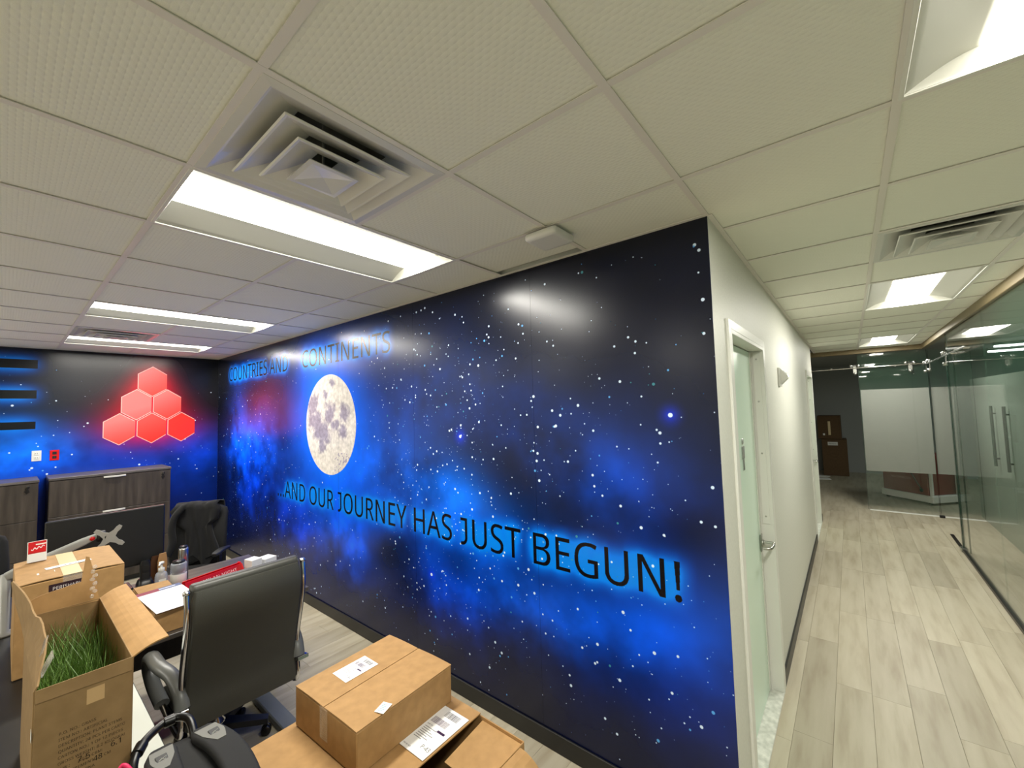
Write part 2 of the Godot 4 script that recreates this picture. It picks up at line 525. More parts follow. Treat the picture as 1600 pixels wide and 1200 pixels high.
func shell():
	var fl := struct("floor", boxed(Vector3(-7.4, -0.14, -14.1), Vector3(4.7, -0.0092, 4.7)), M.underfloor)
	planks(fl, -5.1, XW, ZM, 0.0)
	planks(fl, -7.2, XW, 0.0, 1.2)
	planks(fl, XW, 1.5, ZE, 1.2)
	for r in [[-7.205, -5.1, ZM, 0.0], [-7.205, XW, 1.2, 4.5], [XW, 1.5, 1.2, 4.5], [1.5, 4.5, -13.9, 4.5], [-3.6, 1.5, -13.9, ZE], [-3.6, XW, ZE, -8.1]]:
		obj("floor_sheet", boxed(Vector3(r[0], -0.009, r[2]), Vector3(r[1], 0, r[3])), M.oak0, fl)
	# ceiling: slab above, boards and the metal grid below it
	var ce := struct("ceiling", boxed(Vector3(-7.4, CE + 0.3, -14.1), Vector3(4.7, CE + 0.4, 4.7)), M.void)
	var gone := {}
	for c in LIGHT_CELLS + [[-4, 4], [-8, 4], [-11, 4], [0, 4]]:
		gone[c] = true; gone[[c[0], c[1] + 1]] = true
	for c in VENT_CELLS: gone[c] = true
	for j in range(-16, 8):
		var z0 := GZ + G * j
		for i in range(-13, 2):
			var x0 := GX + G * i
			if gone.has([i, j]): continue
			if j < -3 and i < -1: continue
			var a := Vector3(maxf(x0 + 0.003, XB), CE + 0.0055, maxf(z0 + 0.003, ZM if i < -1 else ZE))
			var b := Vector3(minf(x0 + G - 0.003, XG), CE + 0.018, minf(z0 + G - 0.003, 4.49))
			if b.x - a.x < 0.02 or b.z - a.z < 0.02: continue
			if i == -3 and j == -3:      # the cut board at the wall hangs a little open
				var st := mb()
				box(st, (a + b) * 0.5 + Vector3(0, 0.004, 0.03), b - a - Vector3(0, 0, 0.06), 0.001)
				obj("ceiling_tile", st, M.mineral_board, ce)
				continue
			obj("ceiling_tile", boxed(a, b, 0.0015), M.mineral_board, ce)
	for i in range(-12, 2):
		var x := GX + G * i
		if x > XG: continue
		obj("grid_bar", boxed(Vector3(x - 0.012, CE, ZM if i < -1 else ZE), Vector3(x + 0.012, CE + 0.003, 4.49)), M.grid_metal, ce)
	for j in range(-15, 8):
		var z := GZ + G * j
		var lo := -12 if j > -3 else -1
		for i in range(lo - 1, 2):
			if gone.has([i, j]) and gone.has([i, j - 1]) and not (i in [-3, -10]) and not ([i, j] in VENT_CELLS) and not ([i, j - 1] in VENT_CELLS): continue
			var a := maxf(GX + G * i + 0.012, XB if j > -3 else XW)
			var b := minf(GX + G * (i + 1) - 0.012, XG)
			if b - a < 0.02: continue
			obj("grid_bar", boxed(Vector3(a, CE + 0.0004, z - 0.012), Vector3(b, CE + 0.003, z + 0.012)), M.grid_metal, ce)
	for r in [[XG, 4.5, -13.9, 4.5, 0.02, "dark_paint"], [-3.6, XG, -13.9, ZE, 0.02, "dark_paint"], [-3.6, XW - 0.12, ZE, -8.1, 0.02, "dark_paint"]]:
		obj("ceiling_sheet", boxed(Vector3(r[0], CE + r[4], r[2]), Vector3(r[1], CE + r[4] + 0.03, r[3])), M[r[5]], ce)
	# walls
	struct("wall_back", boxed(Vector3(XB, 0, ZM - 0.12), Vector3(XW, CE + 0.3, ZM - 0.003)), M.white_paint)
	struct("wall_left", boxed(Vector3(XB - 0.15, 0, -14), Vector3(XB - 0.003, CE + 0.3, 4.6)), M.white_paint)
	struct("wall_front", boxed(Vector3(XB, 0, 4.5), Vector3(4.6, CE + 0.3, 4.65)), M.white_paint)
	struct("wall_outer", boxed(Vector3(4.5, 0, -14), Vector3(4.65, CE + 0.3, 4.5)), M.dark_paint)
	struct("wall_far", boxed(Vector3(-7.2, 0, -14.05), Vector3(4.5, CE + 0.3, -13.9)), M.dark_paint)
	struct("wall_storage", boxed(Vector3(-3.75, 0, -13.9), Vector3(-3.6, CE + 0.3, -8.22)), M.dark_paint)
	# the white wall along the corridor, with two door openings
	var st := mb()
	var x := XW - 0.12
	for r in [[-2.28, ZM - 0.12, 0.0, CE + 0.3], [-3.28, -2.28, 2.27, CE + 0.3], [-6.99, -3.28, 0.0, CE + 0.3], [-7.99, -6.99, 2.27, CE + 0.3], [-8.22, -7.99, 0.0, CE + 0.3]]:
		box(st, Vector3(XW - 0.06, (r[2] + r[3]) / 2, (r[0] + r[1]) / 2), Vector3(0.12, r[3] - r[2], r[1] - r[0]))
	box(st, Vector3(XW - 0.06, (CE + 0.3) / 2, ZM - 0.0615), Vector3(0.12, CE + 0.3, 0.117))
	box(st, Vector3((-7.2 + x) / 2, (CE + 0.3) / 2, -8.16), Vector3(x + 7.2, CE + 0.3, 0.12))
	struct("wall_corridor", st, M.white_paint)
	# baseboards and ceiling angles
	struct("baseboard_back", boxed(Vector3(XB, 0, ZM), Vector3(XW, 0.1, ZM + 0.012), 0.003), M.black_base)
	struct("baseboard_left", boxed(Vector3(XB, 0, ZM + 0.012), Vector3(XB + 0.012, 0.1, 4.5), 0.003), M.black_base)
	st = mb()
	for r in [[-6.93, -3.34], [-8.22, -8.05]]:
		box(st, Vector3(XW + 0.006, 0.05, (r[0] + r[1]) / 2), Vector3(0.012, 0.1, r[1] - r[0]), 0.003)
	struct("baseboard_corridor", st, M.black_base)
	st = mb()
	box(st, Vector3((XB + XW) / 2, CE + 0.001, ZM + 0.011), Vector3(XW - XB, 0.004, 0.022))
	box(st, Vector3(XW + 0.011, CE + 0.001, (ZM + ZE) / 2), Vector3(0.022, 0.004, ZM - ZE))
	box(st, Vector3(XB + 0.011, CE + 0.001, 1.2), Vector3(0.022, 0.004, 6.4))
	struct("trim_1", st, M.grid_metal)
	struct("trim_2", boxed(Vector3(-3.6, 2.675, ZE - 0.05), Vector3(XG + 0.03, CE + 0.02, ZE + 0.05), 0.004), M.bronze_trim)
	struct("trim_3", boxed(Vector3(XG - 0.03, 2.672, ZE + 0.05), Vector3(XG + 0.03, CE + 0.02, 4.5), 0.004), M.bronze_trim)
	door("door_1", -3.28, -2.28)
	door("door_2", -7.99, -6.99)

func door(called: String, z0: float, z1: float):
	var d := Node3D.new(); d.name = called; add_child(d)
	d.set_meta("kind", "structure")
	d.position = Vector3(XW, 0, (z0 + z1) / 2)
	var w := z1 - z0
	var h := 2.27
	# casing: two jambs and a head, standing a little proud of the wall
	for s in [-1.0, 1.0]:
		var st := mb()
		box(st, Vector3(-0.052, h / 2, s * (w / 2 - 0.012)), Vector3(0.13, h, 0.024), 0.002)
		box(st, Vector3(0.006, (h + 0.046) / 2, s * (w / 2 + 0.022)), Vector3(0.014, h + 0.046, 0.05), 0.003)
		obj("jamb", st, M.fitting_white, d)
	var hd := mb()
	box(hd, Vector3(-0.052, h - 0.012, 0), Vector3(0.13, 0.024, w - 0.05), 0.002)
	box(hd, Vector3(0.006, h + 0.022, 0), Vector3(0.014, 0.05, w - 0.006), 0.003)
	obj("head", hd, M.fitting_white, d)
	obj("stop", boxed(Vector3(-0.105, h - 0.055, -w / 2 + 0.025), Vector3(-0.085, h - 0.025, w / 2 - 0.025), 0.001), M.dark_channel, d)
	# cover strip with screws on the strike jamb
	var cs := mb()
	box(cs, Vector3(-0.03, 1.66, -w / 2 + 0.0265), Vector3(0.045, 1.16, 0.005), 0.001)
	var strip := obj("cover_strip", cs, M.fitting_white, d)
	for y in [1.13, 1.55, 1.9, 2.19]:
		var sc := mb()
		lathe(sc, [[0.006, 0.0], [0.006, 0.001], [0.004, 0.002], [0.0005, 0.002]], 10, Vector3(-0.03, y, -w / 2 + 0.029), Basis(Vector3.RIGHT, PI / 2))
		obj("screw", sc, M.steel, strip)
	var leaf := obj("leaf", boxed(Vector3(-0.108, 0.012, -w / 2 + 0.03), Vector3(-0.066, h - 0.03, w / 2 - 0.026), 0.003), M.door_glass, d)
	obj("edge_strip", boxed(Vector3(-0.066, 0.012, -w / 2 + 0.03), Vector3(-0.062, h - 0.03, -w / 2 + 0.075), 0.001), M.fitting_white, leaf)
	# lever handle: plate, neck, lever that returns to the door
	var pl := mb()
	box(pl, Vector3(-0.059, 0.965, -w / 2 + 0.075), Vector3(0.008, 0.11, 0.05), 0.003)
	lathe(pl, [[0.0005, -0.005], [0.024, -0.005], [0.024, 0.004], [0.02, 0.008], [0.0005, 0.008]], 20, Vector3(-0.052, 0.965, -w / 2 + 0.075), Basis(Vector3.FORWARD, PI / 2))
	var hp := obj("handle", pl, M.steel, leaf)
	var lv := mb()
	tube(lv, smooth_path([Vector3(-0.056, 0.972, -w / 2 + 0.075), Vector3(0.0, 0.972, -w / 2 + 0.075), Vector3(0.012, 0.972, -w / 2 + 0.09), Vector3(0.012, 0.969, -w / 2 + 0.165), Vector3(0.0, 0.966, -w / 2 + 0.185), Vector3(-0.03, 0.964, -w / 2 + 0.19)], 5), 0.0095, 10)
	obj("lever", lv, M.steel, hp)
	obj("threshold", boxed(Vector3(-0.12, 0.0, -w / 2 + 0.024), Vector3(0.012, 0.008, w / 2 - 0.024), 0.003), M.marble, d)

# ---------------------------------------------------------------- fittings in the ceiling
func troffer(x: float, z: float, label: String):
	var t := thing("ceiling_light", label, "light", Vector3(x, CE, z), 0.0, "recessed ceiling lights")
	var st := mb()
	for s in [-1.0, 1.0]:
		box(st, Vector3(s * 0.298, 0.0015, 0), Vector3(0.013, 0.005, 1.212), 0.001)
		box(st, Vector3(0, 0.0015, s * 0.602), Vector3(0.583, 0.005, 0.013), 0.001)
	obj("frame", st, M.fitting_white, t)
	for s in [-1.0, 1.0]:
		var w := mb()
		var a := []
		var b := []
		for k in 9:
			var u := k / 8.0
			var px: float = s * lerpf(0.292, 0.135, u)
			var py := 0.004 + 0.058 * sin(u * PI * 0.5)
			a.append(Vector3(px, py, 0)); b.append(Vector3(px + s * 0.002, py + 0.004, 0))
		b.reverse()
		var ring := a + b
		var r0 := []
		var r1 := []
		for p in ring:
			r0.append(p + Vector3(0, 0, -0.597)); r1.append(p + Vector3(0, 0, 0.597))
		loft(w, [r0, r1], false, true, true)
		obj("reflector", w, M.cove_white, t)
	for s in [-1.0, 1.0]:
		var w := mb()
		var poly := PackedVector2Array([Vector2(-0.292, 0.003), Vector2(0.292, 0.003), Vector2(0.25, 0.05), Vector2(0.135, 0.075), Vector2(-0.135, 0.075), Vector2(-0.25, 0.05)])
		prism(w, poly, s * 0.594, s * 0.598)
		obj("end_plate", w, M.fitting_white, t)
	var l := mb()
	var rows := []
	for e in [-0.592, 0.592]:
		var r := []
		for k in 9:
			var u := k / 4.0 - 1.0
			r.append(Vector3(u * 0.14, 0.058 - 0.040 * (1.0 - u * u), e))
		r.append(Vector3(0.14, 0.066, e)); r.append(Vector3(-0.14, 0.066, e))
		rows.append(r)
	loft(l, rows, true, true, false)
	obj("lens", l, M.lens_glow, t)
	obj("housing", boxed(Vector3(-0.3, 0.088, -0.605), Vector3(0.3, 0.1, 0.605)), M.fitting_white, t)
	var a := AreaLight3D.new(); a.name = "lamp_light"
	a.area_size = Vector2(0.20, 1.16)
	a.light_energy = LAMP_ENERGY
	a.light_color = Color(1.0, 0.985, 0.945)
	a.set("area_range", 16.0); a.set("area_attenuation", 2.0)
	a.shadow_enabled = true
	t.add_child(a)
	a.position = Vector3(0, 0.013, 0)
	a.rotation = Vector3(-PI / 2, 0, 0)

func diffuser(x: float, z: float, label: String):
	var t := thing("ceiling_vent", label, "vent", Vector3(x, CE, z), 0.0, "square ceiling air vents")
	var sq := func(h: float, y: float) -> Array:
		return [Vector3(-h, y, -h), Vector3(h, y, -h), Vector3(h, y, h), Vector3(-h, y, h)]
	var st := mb()
	loft(st, [sq.call(0.297, 0.004), sq.call(0.297, -0.001), sq.call(0.27, -0.003), sq.call(0.264, -0.001), sq.call(0.150, 0.055), sq.call(0.153, 0.058), sq.call(0.266, 0.004)], false, true, false, true)
	obj("frame", st, M.vent_white, t)
	for k in 2:
		var b: float = [0.212, 0.150][k]
		var a: float = [0.088, 0.036][k]
		var y: float = [-0.010, -0.022][k]
		var c := mb()
		loft(c, [sq.call(b, y), sq.call(b - 0.004, y - 0.004), sq.call(b - 0.012, y - 0.002), sq.call(a, y + 0.050), sq.call(a + 0.003, y + 0.054), sq.call(b - 0.004, y + 0.004)], false, true, false, true)
		obj("cone", c, M.vent_white, t)
	var co := mb()
	loft(co, [sq.call(0.03, 0.0), sq.call(0.084, -0.031), sq.call(0.085, -0.035), sq.call(0.07, -0.036), sq.call(0.004, -0.027)], true, true, false)
	obj("core", co, M.vent_white, t)
	var hg := mb()
	tube(hg, [Vector3(0, -0.005, 0), Vector3(0, 0.2, 0)], 0.004, 6)
	obj("hanger", hg, M.grey_alloy, t)
	var du := mb()
	for s in [-1.0, 1.0]:
		box(du, Vector3(s * 0.225, 0.13, 0), Vector3(0.008, 0.14, 0.458))
		box(du, Vector3(0, 0.13, s * 0.225), Vector3(0.458, 0.14, 0.008))
	box(du, Vector3(0, 0.203, 0), Vector3(0.458, 0.006, 0.458))
	obj("duct", du, M.duct_lining, t)

func ceiling_fittings():
	var words := ["long white recessed ceiling light beside the large square vent, nearest over the office", "middle one of the three recessed ceiling lights over the office", "recessed ceiling light nearest the wall with the red hexagons", "bright recessed ceiling light cut off by the top right corner of the photo", "recessed corridor light just past the square corridor vent", "smallest recessed corridor light, just before the end glass"]
	for k in 6:
		var c: Array = LIGHT_CELLS[k]
		troffer(GX + G * (c[0] + 0.5), GZ + G * (c[1] + 1), words[k])
	words = ["recessed ceiling light behind the camera, over the open office floor", "recessed ceiling light behind the camera, over the middle of the office", "recessed ceiling light behind the camera, beside the wall with the hexagons", "recessed ceiling light behind the camera, over the corridor glass"]
	for k in 4:
		troffer(GX + G * [-3.5, -7.5, -10.5, 0.5][k], 2.677, words[k])
	words = ["large square cone air vent beside the nearest office light", "far square air vent between the two distant office lights", "square air vent in the corridor ceiling"]
	for k in 3:
		var c: Array = VENT_CELLS[k]
		diffuser(GX + G * (c[0] + 0.5), GZ + G * (c[1] + 0.5), words[k])
	# the square box under the ceiling by the mural
	var s := thing("ceiling_sensor", "off-white square sensor box under the ceiling above the mural", "sensor", Vector3(-1.085, CE, -1.655))
	var st := mb()
	var sq := func(h: float, y: float, r: float) -> Array:
		var out := []
		for k in 24:
			var a := TAU * k / 24.0
			var d := Vector2(cos(a), sin(a))
			var q := Vector2(clampf(d.x * 9.0, -1, 1), clampf(d.y * 9.0, -1, 1)) * (h - r)
			out.append(Vector3(q.x + d.x * r, y, q.y + d.y * r))
		return out
	loft(st, [sq.call(0.088, -0.012, 0.02), sq.call(0.09, -0.016, 0.02), sq.call(0.09, -0.034, 0.02), sq.call(0.083, -0.042, 0.02), sq.call(0.07, -0.044, 0.018)])
	obj("cover", st, M.white_plastic, s)
	obj("bracket", boxed(Vector3(-0.05, -0.014, -0.05), Vector3(0.05, 0.0, 0.05), 0.002), M.grey_plastic, s)

# ---------------------------------------------------------------- the printed mural
# s runs along a wall to the right as one looks at it, y upwards; each print covers s0..s1
var stars := RandomNumberGenerator.new()

func backdrop(s0: float, s1: float, w: int, h: int, base: Callable, blobs: Array, mask: Image, sd: int, gn := 4.4, gw := 4.2) -> Image:
	var k := 8
	var lw := w / k
	var lh := h / k
	var n1 := FastNoiseLite.new(); n1.seed = sd; n1.frequency = 1.1; n1.fractal_octaves = 5; n1.noise_type = FastNoiseLite.TYPE_SIMPLEX_SMOOTH
	var n2 := FastNoiseLite.new(); n2.seed = sd + 5; n2.frequency = 3.0; n2.fractal_octaves = 4; n2.noise_type = FastNoiseLite.TYPE_SIMPLEX_SMOOTH
	# glow round the letters
	var soft := mask.duplicate() as Image
	for i in 3: soft.shrink_x2()
	soft.convert(Image.FORMAT_RF)
	var near := blur(soft, 3, 2)
	var wide := blur(soft, 8, 3)
	var out := PackedFloat32Array()
	out.resize(lw * lh * 3)
	for y in lh:
		var wy := CE * (1.0 - (y + 0.5) / lh)
		for x in lw:
			var ws := lerpf(s0, s1, (x + 0.5) / lw)
			var a := n1.get_noise_2d(ws, wy)
			var b := n2.get_noise_2d(ws, wy)
			var c: Color = base.call(ws, wy)
			c = c * (1.0 + 0.35 * a)
			for o in blobs:
				var dx: float = (ws - o[0]) / o[2] + a * 0.3 * o[5]
				var dy: float = (wy - o[1]) / o[3] + b * 0.25 * o[5]
				var d := dx * dx + dy * dy
				if d > 7.0: continue
				var t := exp(-d) * clampf(1.0 + o[5] * (0.75 * a + 0.55 * b), 0.0, 2.0)
				c += o[4] * (t * 0.86)
			var i := y * lw + x
			var g := clampf(near[i] * gn, 0.0, 1.0)
			var f := clampf(wide[i] * gw, 0.0, 1.0)
			var glow := clampf(g * 0.9 + f * 0.5, 0.0, 1.0)
			c = c.lerp(Color(0.0, 0.51 * (0.68 + 0.32 * g), 0.94), glow * 0.97)
			out[i * 3] = clampf(c.r, 0, 1); out[i * 3 + 1] = clampf(c.g, 0, 1); out[i * 3 + 2] = clampf(c.b, 0, 1)
	var im := Image.create_from_data(lw, lh, false, Image.FORMAT_RGBF, out.to_byte_array())
	im.resize(w, h, Image.INTERPOLATE_CUBIC)
	im.convert(Image.FORMAT_RGB8)
	return im

func blur(im: Image, r: int, times: int) -> PackedFloat32Array:
	var w := im.get_width()
	var h := im.get_height()
	var a := im.get_data().to_float32_array()
	for t in times:
		for pass_ in 2:
			var o := PackedFloat32Array(); o.resize(a.size())
			var nl := h if pass_ == 0 else w
			var np := w if pass_ == 0 else h
			var sp := 1 if pass_ == 0 else w
			var sl := w if pass_ == 0 else 1
			for l in nl:
				var sum := 0.0
				var b := l * sl
				for p in range(-r, np):
					if p + r < np: sum += a[b + (p + r) * sp]
					if p - r - 1 >= 0: sum -= a[b + (p - r - 1) * sp]
					if p >= 0: o[b + p * sp] = sum / (2 * r + 1)
			a = o
	return a

func dot(im: Image, x: float, y: float, r: float, c: Color, strength := 1.0):
	var w := im.get_width()
	var h := im.get_height()
	for yy in range(maxi(0, int(y - r - 1)), mini(h, int(y + r + 2))):
		for xx in range(maxi(0, int(x - r - 1)), mini(w, int(x + r + 2))):
			var d := Vector2(xx - x, yy - y).length()
			var t := clampf(r + 0.5 - d, 0.0, 1.0) * strength
			if t > 0.0: im.set_pixel(xx, yy, im.get_pixel(xx, yy).lerp(c, t))

func halo(im: Image, x: float, y: float, r: float, c: Color):
	for yy in range(maxi(0, int(y - r)), mini(im.get_height(), int(y + r))):
		for xx in range(maxi(0, int(x - r)), mini(im.get_width(), int(x + r))):
			var d := Vector2(xx - x, yy - y).length() / r
			if d < 1.0: im.set_pixel(xx, yy, im.get_pixel(xx, yy).lerp(c, pow(1.0 - d, 2.0) * 0.9))

func starfield(im: Image, s0: float, s1: float, count: int, dense: Array, lo: float, hi: float, bright: Array):
	var w := im.get_width()
	var h := im.get_height()
	var ppm := w / (s1 - s0)
	for b in bright:
		var px: float = (b[0] - s0) * ppm
		var py: float = (1.0 - b[1] / CE) * h
		halo(im, px, py, b[2] * ppm, Color(0.05, 0.2, 0.95))
		dot(im, px, py, 0.011 * ppm, Color(0.85, 0.93, 1.0))
	var made := 0
	var tries := 0
	while made < count and tries < count * 40:
		tries += 1
		var s := stars.randf_range(s0, s1)
		var y := stars.randf_range(0.12, CE - 0.06)
		var want := 0.10
		for d in dense:
			want += d[3] * exp(-pow((s - d[0]) / d[2], 2.0) - pow((y - d[1]) / d[2], 2.0))
		if stars.randf() > want: continue
		made += 1
		var u := stars.randf()
		var r := lerpf(lo, hi, u * u * u * u)
		var pick := stars.randf()
		var c := Color(0.86, 0.93, 1.0)
		if pick < 0.14: c = Color(0.35, 0.65, 0.9)
		elif pick < 0.2: c = Color(0.25, 0.55, 0.6)
		dot(im, (s - s0) * ppm, (1.0 - y / CE) * h, r * ppm, c, 0.95 if u > 0.35 else 0.6)

func moon(im: Image, s0: float, s1: float, cs: float, cy: float, rad: float):
	var w := im.get_width()
	var h := im.get_height()
	var ppm := w / (s1 - s0)
	var px := (cs - s0) * ppm
	var py := (1.0 - cy / CE) * h
	var r := rad * ppm
	var n := FastNoiseLite.new(); n.seed = 4; n.frequency = 2.2; n.fractal_octaves = 6; n.noise_type = FastNoiseLite.TYPE_SIMPLEX_SMOOTH
	var fine := FastNoiseLite.new(); fine.seed = 9; fine.frequency = 9.0; fine.fractal_octaves = 4
	var maria := [[0.02, 0.22, 0.19], [-0.57, 0.08, 0.27], [-0.68, 0.36, 0.22], [-0.22, -0.18, 0.23], [-0.45, -0.1, 0.2], [0.55, 0.18, 0.17], [0.52, -0.1, 0.14], [-0.3, -0.4, 0.15], [0.15, -0.02, 0.1], [-0.15, 0.6, 0.09], [0.12, 0.82, 0.08], [0.3, 0.02, 0.1]]
	for yy in range(int(py - r), int(py + r) + 1):
		for xx in range(maxi(0, int(px - r)), mini(w, int(px + r) + 1)):
			var u := Vector2(xx - px, py - yy) / r
			var d := u.length()
			if d > 1.0: continue
			var a := n.get_noise_2d(u.x, u.y)
			var f := fine.get_noise_2d(u.x, u.y)
			var dark := 0.0
			for m in maria:
				var q: float = Vector2(u.x - m[0], u.y - m[1]).length() / m[2] + a * 0.75 + f * 0.3
				dark = maxf(dark, clampf(1.35 - q, 0.0, 1.0))
			if u.y < -0.55 and u.x > 0.2 and f + a * 0.4 > 0.22: dark = maxf(dark, 0.8)
			dark = clampf(dark * 1.4, 0.0, 1.0)
			var c := Color(0.85, 0.825, 0.80).lerp(Color(0.56, 0.53, 0.61), dark * 0.85)
			c = c * (1.0 + 0.13 * f + 0.08 * a)
			var e := clampf((1.0 - d) * r, 0.0, 1.0)
			im.set_pixel(xx, yy, im.get_pixel(xx, yy).lerp(c, e))

func gloss(im: Image) -> StandardMaterial3D:
	var m := print_mat(im, 0.26)
	m.resource_name = "glossy_print"
	m.metallic_specular = 0.43
	return m

func strip_panel(parent: Node, m: Material, a: Vector3, b: Vector3, normal: Vector3, u0: float, u1: float):
	# a at lower left, b at lower right of the strip's face
	var st := mb()
	var up := Vector3(0, CE, 0)
	var back := -normal * 0.003
	var c := [a, b, b + up, a + up]
	var uv := [Vector2(u0, 1), Vector2(u1, 1), Vector2(u1, 0), Vector2(u0, 0)]
	for k in [0, 2, 1, 0, 3, 2]:
		st.set_uv(uv[k]); st.add_vertex(c[k])
	for k in 4:
		st.set_uv(uv[k])
		quad(st, c[k], c[(k + 1) % 4], c[(k + 1) % 4] + back, c[k] + back, (c[k] + c[(k + 1) % 4]) * 0.5 - (a + b + up) * 0.5)
	obj("mural_strip", st, m, parent)

func mural_walls():
	stars.seed = 21
	var B := func(r, g, b): return Color(r, g, b)
	var base := func(s: float, y: float) -> Color:
		var t := clampf(1.0 - y / CE, 0.0, 1.0)
		return Color(0.04, 0.055, 0.12).lerp(Color(0.012, 0.055, 0.20), t)
	# s equals x on this wall
	var blobs := [
		[-3.91, 1.80, 0.72, 0.80, Color(0.0, 0.46, 0.95), 0.0],
		[-3.91, 1.80, 1.10, 1.10, Color(0.0, 0.10, 0.40), 0.25],
		[-5.55, 1.55, 0.55, 0.42, Color(0.0, 0.30, 0.85), 0.9],
		[-6.35, 1.60, 0.40, 0.55, Color(0.0, 0.26, 0.75), 1.0],
		[-5.9, 1.05, 0.7, 0.5, Color(0.0, 0.10, 0.45), 0.8],
		[-5.6, 2.05, 0.55, 0.30, Color(0.30, 0.03, 0.05), 0.3],
		[-6.4, 2.05, 0.3, 0.3, Color(0.07, 0.03, 0.09), 0.4],
		[-2.75, 1.45, 0.50, 0.38, Color(0.0, 0.24, 0.55), 0.8],
		[-2.05, 1.25, 0.42, 0.30, Color(0.0, 0.40, 0.85), 0.5],
		[-2.3, 2.10, 0.55, 0.30, Color(0.0, 0.09, 0.24), 0.6],
		[-3.5, 0.78, 0.55, 0.32, Color(0.0, 0.26, 0.72), 0.9],
		[-4.6, 0.75, 0.5, 0.3, Color(0.0, 0.12, 0.5), 0.9],
		[-1.55, 0.76, 0.80, 0.24, Color(0.0, 0.24, 0.60), 0.7],
		[-0.85, 0.84, 0.45, 0.18, Color(0.0, 0.15, 0.42), 0.3],
		[-0.50, 1.02, 0.30, 0.28, Color(0.0, 0.13, 0.32), 0.2],
		[-1.15, 1.62, 0.50, 0.30, Color(0.0, 0.14, 0.38), 0.7],
		[-0.75, 1.45, 0.35, 0.25, Color(0.0, 0.10, 0.30), 0.6],
		[-1.6, 1.95, 0.45, 0.25, Color(0.0, 0.06, 0.18), 0.6],
		[-0.7, 0.55, 0.5, 0.25, Color(0.0, 0.05, 0.18), 0.5],
		[-2.2, 0.62, 0.45, 0.3, Color(0.0, 0.14, 0.48), 0.8],
		[-1.75, 1.45, 0.30, 0.25, Color(-0.03, -0.10, -0.22), 0.6],
		[-0.62, 1.32, 0.22, 0.16, Color(-0.02, -0.10, -0.24), 0.5],
		[-3.0, 0.78, 0.28, 0.2, Color(-0.03, -0.14, -0.40), 0.8],
		[-2.1, 0.85, 0.2, 0.14, Color(-0.03, -0.14, -0.36), 0.8],
		[-5.3, 0.45, 0.9, 0.3, Color(0.11, 0.07, 0.04), 0.3],
		[-2.2, 0.25, 1.0, 0.3, Color(0.02, -0.01, -0.04), 0.4],
	]
	var shade := Color(0.012, 0.018, 0.045)
	var wall := find_child("wall_back", false, false)
	var prints := [[-3.733, XW, 2048, 1712], [XB, -3.733, 2048, 1616]]
	var half := [null, null]
	for k in 2:
		var p: Array = prints[k]
		var w: int = p[2]
		var h: int = p[3]
		var ppm: float = w / (p[1] - p[0])
		var mask := Image.create(w, h, false, Image.FORMAT_L8)
		var words := func(im: Image, c: Color):
			ink(im, "...AND OUR JOURNEY HAS JUST BEGUN!", (-5.105 - p[0]) * ppm, h * (1.0 - 0.993 / CE), 0.178 * ppm, c, 4.475 * ppm)
			ink(im, "COUNTRIES AND", (-6.75 - p[0]) * ppm, h * (1.0 - 2.392 / CE), 0.178 * ppm, c, 1.93 * ppm)
			ink(im, "CONTINENTS", (-4.50 - p[0]) * ppm, h * (1.0 - 2.392 / CE), 0.178 * ppm, c, 1.62 * ppm)
		words.call(mask, Color.WHITE)
		var im := backdrop(p[0], p[1], w, h, base, blobs, mask, 40)
		if k == 0:
			starfield(im, p[0], p[1], 1500, [[-2.5, 1.9, 0.7, 0.9], [-2.1, 1.5, 0.7, 0.5], [-0.9, 1.9, 0.8, 0.35], [-2.3, 0.7, 0.6, 0.7], [-1.2, 1.5, 0.6, 0.3], [-1.0, 0.5, 0.7, 0.35]], 0.0019, 0.0085, [[-2.09, 1.72, 0.10], [-0.66, 1.85, 0.09], [-2.42, 0.72, 0.07]])
		else:
			starfield(im, p[0], p[1], 560, [[-5.6, 2.0, 0.6, 0.5], [-4.6, 0.7, 0.6, 0.6], [-6.3, 0.9, 0.6, 0.4], [-5.6, 1.3, 0.6, 0.3]], 0.0025, 0.009, [[-5.05, 0.73, 0.08]])
			moon(im, p[0], p[1], -3.905, 1.80, 0.482)
		if k == 0: moon(im, p[0], p[1], -3.905, 1.80, 0.482)
		words.call(im, shade)
		half[k] = gloss(im)
	var edges := [XB, -7.147, -6.009, -4.871, -3.733, -2.595, -1.457, XW]
	for i in edges.size() - 1:
		var a: float = edges[i]
		var b: float = edges[i + 1]
		var p: Array = prints[1 if b < -3.7 else 0]
		strip_panel(wall, half[1 if b < -3.7 else 0], Vector3(a + 0.0006, 0, ZM), Vector3(b - 0.0006, 0, ZM), Vector3(0, 0, 1), (a - p[0]) / (p[1] - p[0]), (b - p[0]) / (p[1] - p[0]))
	# the wall with the hexagons; here s = -z
	var s0 := -0.8
	var s1 := 1.987
	var w := 1024
	var h := 1008
	var ppm := w / (s1 - s0)
	var mask := Image.create(w, h, false, Image.FORMAT_L8)
	var bars_ := func(im: Image, c: Color):
		for r in [[2.51, 2.612], [2.168, 2.264], [1.82, 1.905]]:
			im.fill_rect(Rect2i(int((-0.40 - s0) * ppm), int(h * (1.0 - r[1] / CE)), int((0.233 + 0.40) * ppm), int((r[1] - r[0]) * ppm)), c)
		im.fill_rect(Rect2i(int((-0.40 - s0) * ppm), int(h * (1.0 - 2.612 / CE)), int(0.11 * ppm), int((2.612 - 1.82) * ppm)), c)
	bars_.call(mask, Color.WHITE)
	var base2 := func(s: float, y: float) -> Color:
		return Color(0.03, 0.21, 0.66).lerp(Color(0.045, 0.055, 0.09), smoothstep(1.35, 2.15, y)).lerp(Color(0.02, 0.12, 0.42), 1.0 - smoothstep(0.6, 1.5, y))
